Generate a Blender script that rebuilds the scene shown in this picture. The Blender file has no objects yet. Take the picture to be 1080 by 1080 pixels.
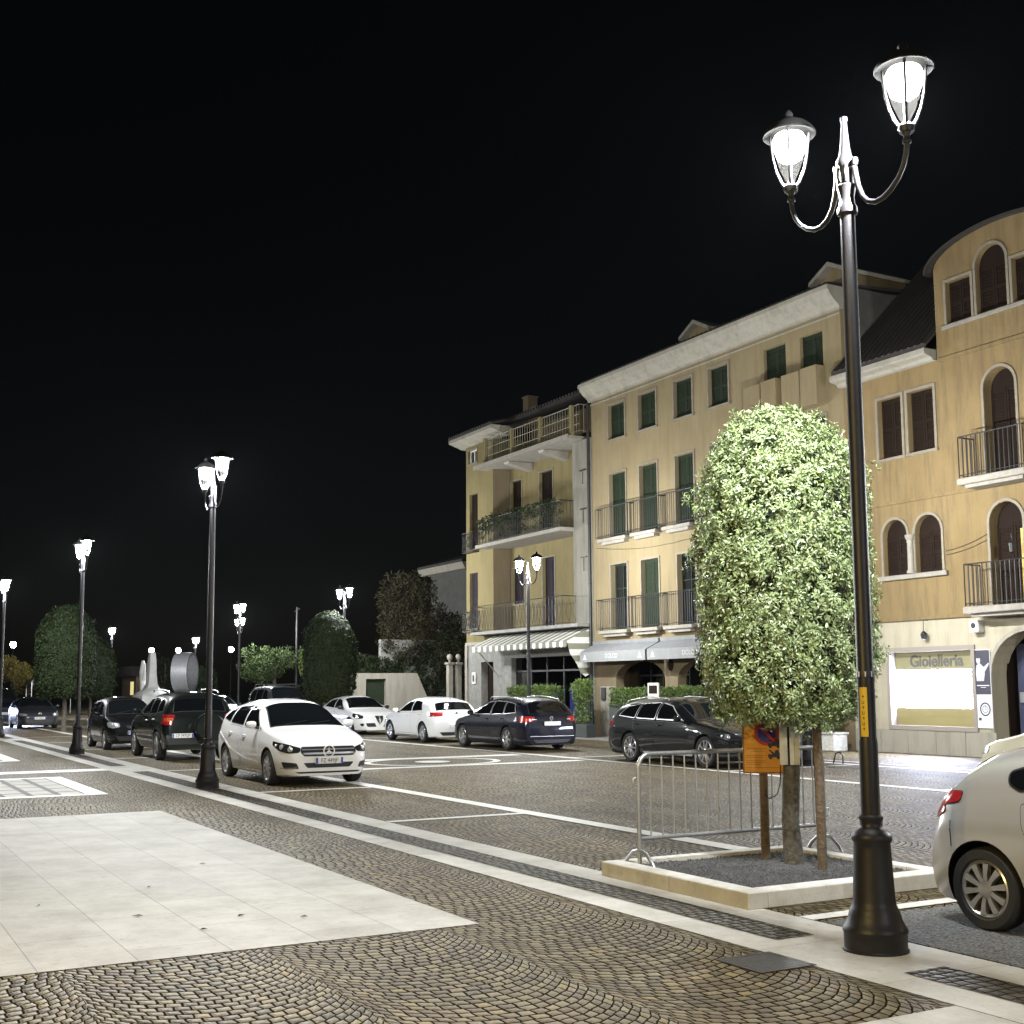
import bpy, bmesh, math, random
import numpy as np
from mathutils import Vector, Matrix
from mathutils.bvhtree import BVHTree
from mathutils.geometry import delaunay_2d_cdt

random.seed(7)
R = math.radians
sc = bpy.context.scene
col = sc.collection

# ------------------------------------------------------------------ camera
cam = bpy.data.cameras.new('camera')
camo = bpy.data.objects.new('camera', cam)
col.objects.link(camo)
sc.camera = camo
PITCH, ROLL = math.atan(.113), .007
fw = Vector((0, math.cos(PITCH), math.sin(PITCH)))
r0 = Vector((1, 0, 0)); u0 = Vector((0, -math.sin(PITCH), math.cos(PITCH)))
rt = r0*math.cos(ROLL) - u0*math.sin(ROLL)
up = r0*math.sin(ROLL) + u0*math.cos(ROLL)
camo.matrix_world = Matrix(((rt.x, up.x, -fw.x, 0), (rt.y, up.y, -fw.y, 0), (rt.z, up.z, -fw.z, 1.75), (0, 0, 0, 1)))
cam.sensor_width = 36
cam.lens = 36*1300/1080
cam.shift_y = 38/1080
cam.clip_start = .1
cam.clip_end = 3000

# ------------------------------------------------------------------ night sky, moon, exposure
world = bpy.data.worlds.new('World'); sc.world = world; world.use_nodes = True
wn = world.node_tree.nodes; wl = world.node_tree.links
bg = wn['Background']
sky = wn.new('ShaderNodeTexSky'); sky.sky_type = 'NISHITA'; sky.sun_disc = False
sky.sun_elevation = R(14); sky.sun_rotation = R(200)
wl.new(sky.outputs[0], bg.inputs[0]); bg.inputs[1].default_value = .0004
moon = bpy.data.lights.new('moon', 'SUN'); moon.energy = .004; moon.angle = R(.5); moon.color = (1, .95, .88)
moono = bpy.data.objects.new('moon', moon); col.objects.link(moono)
moono.rotation_euler = (R(76), 0, R(-20))
sc.view_settings.view_transform = 'Standard'; sc.view_settings.look = 'None'
sc.view_settings.exposure = 0; sc.view_settings.gamma = 1
sc.cycles.max_bounces = 6; sc.cycles.diffuse_bounces = 3; sc.cycles.glossy_bounces = 3
sc.cycles.transparent_max_bounces = 12; sc.cycles.transmission_bounces = 3
sc.cycles.use_denoising = True
sc.cycles.sample_clamp_indirect = 3
LAMP_W = 1850          # watts of one lantern
LAMP_COL = (.975, .99, 1)
HAZE = .00004
WARM_COL = (1, .72, .27)

# ------------------------------------------------------------------ street frame: s away along the kerb, t towards the houses
UX, UY = -.4846, .8748
ANG = math.atan2(-UY, -UX)
def W(s, t, z=0): return Vector((s*UX + t*UY, s*UY - t*UX, z))

def tag(o, label=None, cat=None, group=None, kind=None):
    if label: o['label'] = label
    if cat: o['category'] = cat
    if group: o['group'] = group
    if kind: o['kind'] = kind
    return o
def thing(name, label, cat, s, t, z=0, rot=0, group=None):
    o = bpy.data.objects.new(name, None); col.objects.link(o)
    o.empty_display_size = .2
    o.location = W(s, t, z); o.rotation_euler = (0, 0, ANG + rot)
    return tag(o, label, cat, group)
def copy_tree(o, parent=None):
    c = o.copy(); col.objects.link(c)
    if parent: c.parent = parent
    for ch in list(o.children): copy_tree(ch, c)
    return c

# ------------------------------------------------------------------ materials
MATS = {}
def mat(name, colr, rough=.6, metal=0, spec=.5, coat=0, noise=0, nscale=6, bump=0, bscale=40, emit=None, estr=0):
    m = bpy.data.materials.new(name); m.use_nodes = True
    nt = m.node_tree; b = nt.nodes['Principled BSDF']
    b.inputs['Base Color'].default_value = (*colr, 1); b.inputs['Roughness'].default_value = rough
    b.inputs['Metallic'].default_value = metal; b.inputs['Specular IOR Level'].default_value = spec
    b.inputs['Coat Weight'].default_value = coat; b.inputs['Coat Roughness'].default_value = .04
    if noise or bump:
        tc = nt.nodes.new('ShaderNodeTexCoord')
    if noise:
        n = nt.nodes.new('ShaderNodeTexNoise'); n.inputs['Scale'].default_value = nscale; n.inputs['Detail'].default_value = 6
        n.inputs['Roughness'].default_value = .65
        nt.links.new(tc.outputs['Object'], n.inputs['Vector'])
        cr = nt.nodes.new('ShaderNodeValToRGB')
        cr.color_ramp.elements[0].position = .3; cr.color_ramp.elements[1].position = .72
        cr.color_ramp.elements[0].color = (*[c*(1-noise) for c in colr], 1)
        cr.color_ramp.elements[1].color = (*[min(1, c*(1+noise*.6)) for c in colr], 1)
        nt.links.new(n.outputs['Fac'], cr.inputs[0]); nt.links.new(cr.outputs[0], b.inputs['Base Color'])
    if bump:
        n2 = nt.nodes.new('ShaderNodeTexNoise'); n2.inputs['Scale'].default_value = bscale; n2.inputs['Detail'].default_value = 4
        nt.links.new(tc.outputs['Object'], n2.inputs['Vector'])
        bp = nt.nodes.new('ShaderNodeBump'); bp.inputs['Strength'].default_value = bump; bp.inputs['Distance'].default_value = .02
        nt.links.new(n2.outputs['Fac'], bp.inputs['Height']); nt.links.new(bp.outputs[0], b.inputs['Normal'])
    if emit:
        b.inputs['Emission Color'].default_value = (*emit, 1); b.inputs['Emission Strength'].default_value = estr
    MATS[name] = m
    return m

def plaster(name, c1, c2, c3, stain=.5):
    """ochre render: large patches, fine mottling, streaks running down"""
    m = mat(name, c1, .85, spec=.2); nt = m.node_tree; b = nt.nodes['Principled BSDF']; L = nt.links.new
    tc = nt.nodes.new('ShaderNodeTexCoord')
    n1 = nt.nodes.new('ShaderNodeTexNoise'); n1.inputs['Scale'].default_value = .55; n1.inputs['Detail'].default_value = 7; n1.inputs['Roughness'].default_value = .62
    L(tc.outputs['Object'], n1.inputs['Vector'])
    r1 = nt.nodes.new('ShaderNodeValToRGB'); e = r1.color_ramp.elements
    e[0].position = .36; e[0].color = (*c1, 1); e[1].position = .66; e[1].color = (*c2, 1)
    L(n1.outputs['Fac'], r1.inputs[0])
    mp = nt.nodes.new('ShaderNodeMapping'); mp.inputs['Scale'].default_value = (2.6, 2.6, .28)
    L(tc.outputs['Object'], mp.inputs['Vector'])
    n2 = nt.nodes.new('ShaderNodeTexNoise'); n2.inputs['Scale'].default_value = 1.6; n2.inputs['Detail'].default_value = 8; n2.inputs['Roughness'].default_value = .7
    L(mp.outputs[0], n2.inputs['Vector'])
    r2 = nt.nodes.new('ShaderNodeValToRGB'); e = r2.color_ramp.elements
    e[0].position = .46; e[0].color = (0, 0, 0, 1); e[1].position = .74; e[1].color = (stain, stain, stain, 1)
    L(n2.outputs['Fac'], r2.inputs[0])
    mx = nt.nodes.new('ShaderNodeMix'); mx.data_type = 'RGBA'
    L(r2.outputs[0], mx.inputs[0]); L(r1.outputs[0], mx.inputs[6]); mx.inputs[7].default_value = (*c3, 1)
    L(mx.outputs[2], b.inputs['Base Color'])
    n3 = nt.nodes.new('ShaderNodeTexNoise'); n3.inputs['Scale'].default_value = 30; n3.inputs['Detail'].default_value = 5
    L(tc.outputs['Object'], n3.inputs['Vector'])
    bp = nt.nodes.new('ShaderNodeBump'); bp.inputs['Strength'].default_value = .35; bp.inputs['Distance'].default_value = .01
    L(n3.outputs['Fac'], bp.inputs['Height']); L(bp.outputs[0], b.inputs['Normal'])
    return m

def leafmat(name, c1, c2, rough=.42):
    m = mat(name, c1, rough, spec=.45 if rough < .5 else .1); nt = m.node_tree; b = nt.nodes['Principled BSDF']
    g = nt.nodes.new('ShaderNodeNewGeometry'); r = nt.nodes.new('ShaderNodeValToRGB')
    e = r.color_ramp.elements; e[0].color = (*c1, 1); e[1].color = (*c2, 1)
    nt.links.new(g.outputs['Random Per Island'], r.inputs[0]); nt.links.new(r.outputs[0], b.inputs['Base Color'])
    return m

def cobble(name, P, RR, h, wd, gap, c_lo, c_hi, c_joint, arcs=True):
    """porphyry setts laid in segmental arcs (or straight courses), object space in metres"""
    m = mat(name, c_lo, .78, spec=.16); nt = m.node_tree; b = nt.nodes['Principled BSDF']; L = nt.links.new
    def mth(op, a, c=None, d=None):
        n = nt.nodes.new('ShaderNodeMath'); n.operation = op
        for i, v in enumerate((a, c, d)):
            if v is None: continue
            if isinstance(v, (int, float)): n.inputs[i].default_value = v
            else: L(v, n.inputs[i])
        return n.outputs[0]
    tc = nt.nodes.new('ShaderNodeTexCoord')
    dn = nt.nodes.new('ShaderNodeTexNoise'); dn.inputs['Scale'].default_value = 7; dn.inputs['Detail'].default_value = 3
    L(tc.outputs['Object'], dn.inputs['Vector'])
    dn2 = nt.nodes.new('ShaderNodeTexNoise'); dn2.inputs['Scale'].default_value = .9; dn2.inputs['Detail'].default_value = 1
    L(tc.outputs['Object'], dn2.inputs['Vector'])
    def disp(tex, k):
        vs = nt.nodes.new('ShaderNodeVectorMath'); vs.operation = 'SUBTRACT'; L(tex.outputs['Color'], vs.inputs[0]); vs.inputs[1].default_value = (.5, .5, .5)
        vm = nt.nodes.new('ShaderNodeVectorMath'); vm.operation = 'SCALE'; L(vs.outputs[0], vm.inputs[0]); vm.inputs['Scale'].default_value = k
        return vm.outputs[0]
    va = nt.nodes.new('ShaderNodeVectorMath'); va.operation = 'ADD'; L(tc.outputs['Object'], va.inputs[0]); L(disp(dn, .05), va.inputs[1])
    vb = nt.nodes.new('ShaderNodeVectorMath'); vb.operation = 'ADD'; L(va.outputs[0], vb.inputs[0]); L(disp(dn2, .13 if arcs else .02), vb.inputs[1])
    sp = nt.nodes.new('ShaderNodeSeparateXYZ'); L(vb.outputs[0], sp.inputs[0])
    x, y = sp.outputs[0], sp.outputs[1]
    strip = mth('FLOOR', mth('DIVIDE', y, P))
    a = mth('SUBTRACT', mth('SUBTRACT', y, mth('MULTIPLY', strip, P)), P/2)
    if arcs:
        root = mth('SQRT', mth('MAXIMUM', mth('SUBTRACT', RR*RR, mth('MULTIPLY', a, a)), .0001))
        bb = mth('SUBTRACT', x, root)
        along = mth('MULTIPLY', mth('ARCSINE', mth('DIVIDE', a, RR)), RR)
    else:
        bb = x; along = a
    rowf = mth('DIVIDE', bb, h); row = mth('FLOOR', rowf); fr = mth('SUBTRACT', rowf, row)
    wn_ = nt.nodes.new('ShaderNodeTexWhiteNoise'); wn_.noise_dimensions = '2D'
    cb = nt.nodes.new('ShaderNodeCombineXYZ'); L(row, cb.inputs[0]); L(strip, cb.inputs[1]); L(cb.outputs[0], wn_.inputs['Vector'])
    cf = mth('ADD', mth('DIVIDE', along, wd), wn_.outputs['Value'])
    cell = mth('FLOOR', cf); fc = mth('SUBTRACT', cf, cell)
    e1 = mth('MULTIPLY', mth('MINIMUM', fr, mth('SUBTRACT', 1, fr)), h)
    e2 = mth('MULTIPLY', mth('MINIMUM', fc, mth('SUBTRACT', 1, fc)), wd)
    ed = mth('MINIMUM', e1, e2)
    mr = nt.nodes.new('ShaderNodeMapRange'); mr.interpolation_type = 'SMOOTHSTEP'
    L(ed, mr.inputs['Value']); mr.inputs['From Min'].default_value = gap*.45; mr.inputs['From Max'].default_value = gap*1.15
    mr2 = nt.nodes.new('ShaderNodeMapRange'); mr2.interpolation_type = 'SMOOTHERSTEP'
    L(ed, mr2.inputs['Value']); mr2.inputs['From Min'].default_value = gap*.2; mr2.inputs['From Max'].default_value = gap*4
    w2 = nt.nodes.new('ShaderNodeTexWhiteNoise'); w2.noise_dimensions = '3D'
    cb2 = nt.nodes.new('ShaderNodeCombineXYZ'); L(row, cb2.inputs[0]); L(cell, cb2.inputs[1]); L(strip, cb2.inputs[2]); L(cb2.outputs[0], w2.inputs['Vector'])
    ramp = nt.nodes.new('ShaderNodeValToRGB'); e = ramp.color_ramp.elements
    e[0].position = 0; e[0].color = (*c_lo, 1); e[1].position = .9; e[1].color = (*c_hi, 1)
    k = e.new(.97); k.color = (c_hi[0]*1.15, c_hi[1]*1.08, c_hi[2]*.8, 1)
    k = e.new(.3); k.color = (c_lo[0]*1.3, c_lo[1]*1.2, c_lo[2]*1.15, 1)
    L(w2.outputs['Value'], ramp.inputs[0])
    fn = nt.nodes.new('ShaderNodeTexNoise'); fn.inputs['Scale'].default_value = 60; fn.inputs['Detail'].default_value = 5
    L(tc.outputs['Object'], fn.inputs['Vector'])
    big = nt.nodes.new('ShaderNodeTexNoise'); big.inputs['Scale'].default_value = .7; big.inputs['Detail'].default_value = 8; big.inputs['Roughness'].default_value = .65
    L(tc.outputs['Object'], big.inputs['Vector'])
    shade = mth('MULTIPLY', mth('ADD', .5, mth('MULTIPLY', fn.outputs['Fac'], 1.0)), mth('ADD', .30, mth('MULTIPLY', big.outputs['Fac'], 1.4)))
    mul = nt.nodes.new('ShaderNodeVectorMath'); mul.operation = 'SCALE'; L(ramp.outputs[0], mul.inputs[0]); L(shade, mul.inputs['Scale'])
    mx = nt.nodes.new('ShaderNodeMix'); mx.data_type = 'RGBA'; L(mr.outputs[0], mx.inputs[0]); mx.inputs[6].default_value = (*c_joint, 1); L(mul.outputs[0], mx.inputs[7])
    L(mx.outputs[2], b.inputs['Base Color'])
    L(mth('SUBTRACT', .95, mth('MULTIPLY', mr.outputs[0], mth('ADD', .22, mth('MULTIPLY', fn.outputs['Fac'], .22)))), b.inputs['Roughness']); L(mth('MULTIPLY', mr.outputs[0], .30), b.inputs['Specular IOR Level'])
    hh = mth('ADD', mr2.outputs[0], mth('MULTIPLY', fn.outputs['Fac'], .35))
    hh = mth('ADD', hh, mth('MULTIPLY', w2.outputs['Value'], .25))
    bp = nt.nodes.new('ShaderNodeBump'); bp.inputs['Strength'].default_value = .75; bp.inputs['Distance'].default_value = .012
    L(hh, bp.inputs['Height']); L(bp.outputs[0], b.inputs['Normal'])
    return m

def slabstone(name, c, bw, bh, joint=.004, var=.12, jc=.45):
    m = mat(name, c, .7, spec=.22); nt = m.node_tree; b = nt.nodes['Principled BSDF']; L = nt.links.new
    tc = nt.nodes.new('ShaderNodeTexCoord')
    br = nt.nodes.new('ShaderNodeTexBrick'); br.inputs['Scale'].default_value = 1
    br.inputs['Brick Width'].default_value = bw; br.inputs['Row Height'].default_value = bh; br.inputs['Mortar Size'].default_value = joint
    br.inputs['Mortar Smooth'].default_value = .2
    br.inputs['Color1'].default_value = (*[k*(1-var) for k in c], 1); br.inputs['Color2'].default_value = (*[min(1, k*(1+var*.5)) for k in c], 1)
    br.inputs['Mortar'].default_value = (*[k*jc for k in c], 1)
    L(tc.outputs['Object'], br.inputs['Vector'])
    n = nt.nodes.new('ShaderNodeTexNoise'); n.inputs['Scale'].default_value = 1.7; n.inputs['Detail'].default_value = 9; n.inputs['Roughness'].default_value = .68
    L(tc.outputs['Object'], n.inputs['Vector'])
    r = nt.nodes.new('ShaderNodeValToRGB'); e = r.color_ramp.elements
    e[0].position = .34; e[0].color = (.66, .64, .60, 1); e[1].position = .64; e[1].color = (1, 1, 1, 1)
    L(n.outputs['Fac'], r.inputs[0])
    ns = nt.nodes.new('ShaderNodeTexNoise'); ns.inputs['Scale'].default_value = 9; ns.inputs['Detail'].default_value = 10; ns.inputs['Roughness'].default_value = .75
    L(tc.outputs['Object'], ns.inputs['Vector'])
    rs = nt.nodes.new('ShaderNodeValToRGB'); es = rs.color_ramp.elements
    es[0].position = .30; es[0].color = (.55, .52, .47, 1); es[1].position = .46; es[1].color = (1, 1, 1, 1)
    L(ns.outputs['Fac'], rs.inputs[0])
    mz = nt.nodes.new('ShaderNodeMix'); mz.data_type = 'RGBA'; mz.blend_type = 'MULTIPLY'; mz.inputs[0].default_value = .7
    L(r.outputs[0], mz.inputs[6]); L(rs.outputs[0], mz.inputs[7])
    mx = nt.nodes.new('ShaderNodeMix'); mx.data_type = 'RGBA'; mx.blend_type = 'MULTIPLY'; mx.inputs[0].default_value = .85
    L(br.outputs['Color'], mx.inputs[6]); L(mz.outputs[2], mx.inputs[7]); L(mx.outputs[2], b.inputs['Base Color'])
    n3 = nt.nodes.new('ShaderNodeTexNoise'); n3.inputs['Scale'].default_value = 45; n3.inputs['Detail'].default_value = 5
    L(tc.outputs['Object'], n3.inputs['Vector'])
    bp = nt.nodes.new('ShaderNodeBump'); bp.inputs['Strength'].default_value = .25; bp.inputs['Distance'].default_value = .006
    L(n3.outputs['Fac'], bp.inputs['Height']); L(bp.outputs[0], b.inputs['Normal'])
    return m

def glassmat(name, tint=(.9, .93, .95), mixf=.12, gloss=False):
    m = bpy.data.materials.new(name); m.use_nodes = True; nt = m.node_tree
    for n in list(nt.nodes): nt.nodes.remove(n)
    o = nt.nodes.new('ShaderNodeOutputMaterial'); t = nt.nodes.new('ShaderNodeBsdfTransparent'); t.inputs[0].default_value = (*tint, 1)
    g = nt.nodes.new('ShaderNodeBsdfPrincipled'); g.inputs['Base Color'].default_value = (.8, .8, .8, 1); g.inputs['Roughness'].default_value = .12
    if gloss:
        g = nt.nodes.new('ShaderNodeBsdfGlossy'); g.inputs['Roughness'].default_value = .04
    x = nt.nodes.new('ShaderNodeMixShader'); x.inputs[0].default_value = mixf
    nt.links.new(t.outputs[0], x.inputs[1]); nt.links.new(g.outputs[0], x.inputs[2]); nt.links.new(x.outputs[0], o.inputs[0])
    MATS[name] = m
    return m

M = MATS
cobble('setts_arcs', 1.34, .78, .090, .094, .0098, (.078, .062, .034), (.165, .134, .076), (.013, .010, .006))
cobble('setts_rows', 10, 1, .09, .09, .009, (.05, .046, .036), (.105, .095, .077), (.02, .018, .014), arcs=False)
slabstone('slab_stone', (.46, .445, .41), 1.25, .62, .0035, .11)
slabstone('band_stone', (.60, .585, .545), 1.1, 4, .003, .08)
slabstone('kerb_stone', (.74, .725, .68), 1.3, 3, .004, .12)
mat('line_stone', (.58, .565, .525), .6, noise=.2, nscale=9)
mat('gravel', (.115, .115, .12), .9, noise=.95, nscale=60, bump=1, bscale=85)
mat('asphalt', (.19, .19, .19), .9, noise=.95, nscale=48, bump=1, bscale=60, spec=.1)
mat('soil', (.035, .028, .02), .95, noise=.4, nscale=30, bump=.8, bscale=40)
mat('iron_dark', (.016, .015, .018), .45, spec=.35, noise=.35, nscale=14, bump=.08, bscale=60)
mat('manhole_iron', (.07, .065, .058), .6, metal=.4, noise=.4, nscale=30, bump=.5, bscale=50)
mat('galvanised', (.50, .51, .52), .38, metal=.85, noise=.2, nscale=25)
mat('bulb', (1, 1, 1), .5, emit=(1, .98, .92), estr=45)
mat('globe_glow', (1, 1, 1), .5, emit=(1, .99, .95), estr=60)
glassmat('lantern_glass', (.97, .98, .97), .015, True)
mat('cap_shade_black', (.003, .003, .003), .9, spec=.05)  # shade put into the cap colour, its lamplit underside would glow
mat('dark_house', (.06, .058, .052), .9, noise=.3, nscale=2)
plaster('ochre_left', (.178, .147, .068), (.15, .121, .052), (.095, .079, .044), .75)
plaster('ochre_mid', (.215, .172, .098), (.188, .146, .078), (.125, .10, .062), .7)
plaster('ochre_right', (.195, .140, .066), (.155, .108, .048), (.095, .070, .04), .95)
plaster('cream_plaster', (.36, .325, .245), (.31, .28, .21), (.20, .178, .135), .6)
plaster('white_plaster', (.29, .272, .225), (.25, .233, .195), (.15, .138, .115), .7)
plaster('grey_plaster', (.20, .19, .16), (.16, .15, .125), (.09, .085, .07), .8)
plaster('brown_plaster', (.16, .125, .075), (.135, .104, .063), (.09, .07, .047), .5)
mat('trim_warm', (.185, .158, .115), .7, noise=.22, nscale=5, bump=.15, bscale=30)
mat('terrace_bar', (.15, .13, .085), .5)
mat('trim_stone', (.225, .205, .172), .7, noise=.22, nscale=5, bump=.15, bscale=30)
mat('grey_stone', (.19, .185, .17), .65, noise=.35, nscale=4, bump=.2, bscale=30)
mat('roof_tile', (.022, .017, .014), .85, noise=.4, nscale=5, bump=.5, bscale=18)
mat('shutter_green', (.019, .027, .016), .7, spec=.08, noise=.25, nscale=8)
mat('shutter_brown', (.016, .010, .007), .7, spec=.06, noise=.25, nscale=8)
mat('shutter_plum', (.022, .017, .022), .7, spec=.08, noise=.2, nscale=8)
mat('pane_dark', (.010, .011, .014), .06, spec=.6)
mat('curtain_dark', (.02, .02, .024), .7)
mat('wrought_iron', (.018, .017, .017), .5, metal=.2)
mat('wood_stake', (.13, .095, .06), .85, noise=.45, nscale=22, bump=.6, bscale=45)
mat('white_board', (.60, .59, .54), .7, noise=.25, nscale=9)
mat('bark', (.11, .095, .075), .95, noise=.6, nscale=18, bump=1, bscale=26)
mat('bark_limed', (.115, .105, .085), .95, noise=.6, nscale=22, bump=1, bscale=26)
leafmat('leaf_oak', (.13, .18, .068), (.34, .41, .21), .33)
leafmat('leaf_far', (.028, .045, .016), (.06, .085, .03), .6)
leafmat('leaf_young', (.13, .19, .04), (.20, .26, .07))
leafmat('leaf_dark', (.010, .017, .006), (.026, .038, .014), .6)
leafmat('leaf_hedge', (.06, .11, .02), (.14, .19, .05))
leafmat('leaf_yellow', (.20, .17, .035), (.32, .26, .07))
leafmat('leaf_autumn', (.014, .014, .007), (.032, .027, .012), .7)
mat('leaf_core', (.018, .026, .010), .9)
mat('sign_orange', (.66, .30, .035), .5, noise=.12, nscale=10)
mat('sign_blue', (.03, .035, .22), .45)
mat('sign_red', (.45, .03, .03), .45)
mat('sign_dark', (.03, .035, .07), .5)
mat('sign_brown', (.25, .11, .03), .5)
mat('sticker_yellow', (.66, .44, .03), .5)
mat('white_paint', (.78, .78, .76), .5)
mat('black_plastic', (.012, .012, .013), .45)
mat('black_rubber', (.018, .018, .018), .8)
mat('awning_grey', (.16, .165, .17), .85, noise=.15, nscale=4)
mat('awning_valance', (.20, .205, .205), .85, noise=.12, nscale=5)
mat('letter_white', (.82, .82, .80), .6)
mat('letter_pale', (.42, .42, .41), .7)
mat('letter_grey', (.12, .11, .10), .7, spec=.1)
mat('shop_light', (1, 1, 1), .5, emit=(.74, .79, 1.0), estr=130)
mat('shop_header', (.20, .18, .10), .7, emit=(.80, .72, .42), estr=.16, spec=.1)
mat('shop_lower', (.20, .165, .075), .7, emit=(.80, .68, .32), estr=.18, spec=.1)
mat('shop_frame', (.24, .21, .185), .6, spec=.2)
mat('shop_interior', (1, 1, 1), .6, emit=(.85, .9, 1.0), estr=1.6)
mat('lit_blue', (.5, .5, 1), .5, emit=(.38, .42, 1.0), estr=1.3)
mat('lit_yellow', (.30, .22, .03), .5, emit=(1, .68, .12), estr=.30)
mat('lit_window', (.9, .8, .4), .5, emit=(1, .85, .40), estr=.7)
mat('headlight_on', (1, 1, 1), .3, emit=(.62, .70, 1.0), estr=90)
mat('poster_dark', (.035, .033, .05), .5)
mat('poster_grey', (.40, .39, .43), .5)
mat('poster_light', (.62, .61, .68), .5)
mat('terracotta', (.30, .16, .09), .85, noise=.3, nscale=10)
mat('planter_white', (.45, .44, .41), .75, noise=.35, nscale=12)
mat('monument_stone', (.62, .61, .60), .7, noise=.2, nscale=2)
mat('planter_dark', (.03, .035, .03), .6, noise=.3, nscale=9)
mat('tent_white', (.42, .42, .46), .8)
mat('ring_metal', (.42, .43, .46), .5, metal=.3, noise=.2, nscale=6)
# cars
def paint(name, c, metal=.0, rough=.45, spec=.25): mat(name, c, rough, metal=metal, coat=1, spec=spec)
paint('paint_white', (.80, .80, .80)); paint('paint_white_cool', (.78, .79, .80))
paint('paint_black', (.004, .0045, .005), spec=.08); paint('paint_navy', (.006, .007, .016), .1, .4, .1)
paint('paint_darkgrey', (.022, .025, .030), .1); paint('paint_silver', (.56, .555, .55), .55, .30)
paint('paint_cream', (.70, .64, .46)); paint('paint_blackgreen', (.005, .008, .0065), .0, .4, .1); paint('paint_grey', (.25, .26, .27), .6, .3)
mat('car_glass', (.004, .005, .006), .02, spec=.9)
mat('tyre', (.016, .016, .016), .8, bump=.2, bscale=60)
mat('alloy', (.55, .55, .56), .3, metal=.8)
mat('alloy_dark', (.12, .12, .12), .35, metal=.8)
mat('brake_dark', (.03, .03, .03), .6, metal=.5)
mat('chrome', (.80, .80, .81), .25, metal=.7)
mat('lens_clear', (.42, .44, .46), .18, metal=.5, coat=1)
mat('lens_black', (.03, .03, .035), .08, metal=.3, coat=1)
mat('lens_red', (.34, .015, .02), .15, coat=1)
mat('lens_orange', (.65, .20, .06), .15, coat=1)
mat('grille_black', (.015, .015, .016), .4)
mat('plate_white', (.72, .72, .72), .4)
mat('plate_blue', (.05, .08, .40), .4)
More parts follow.
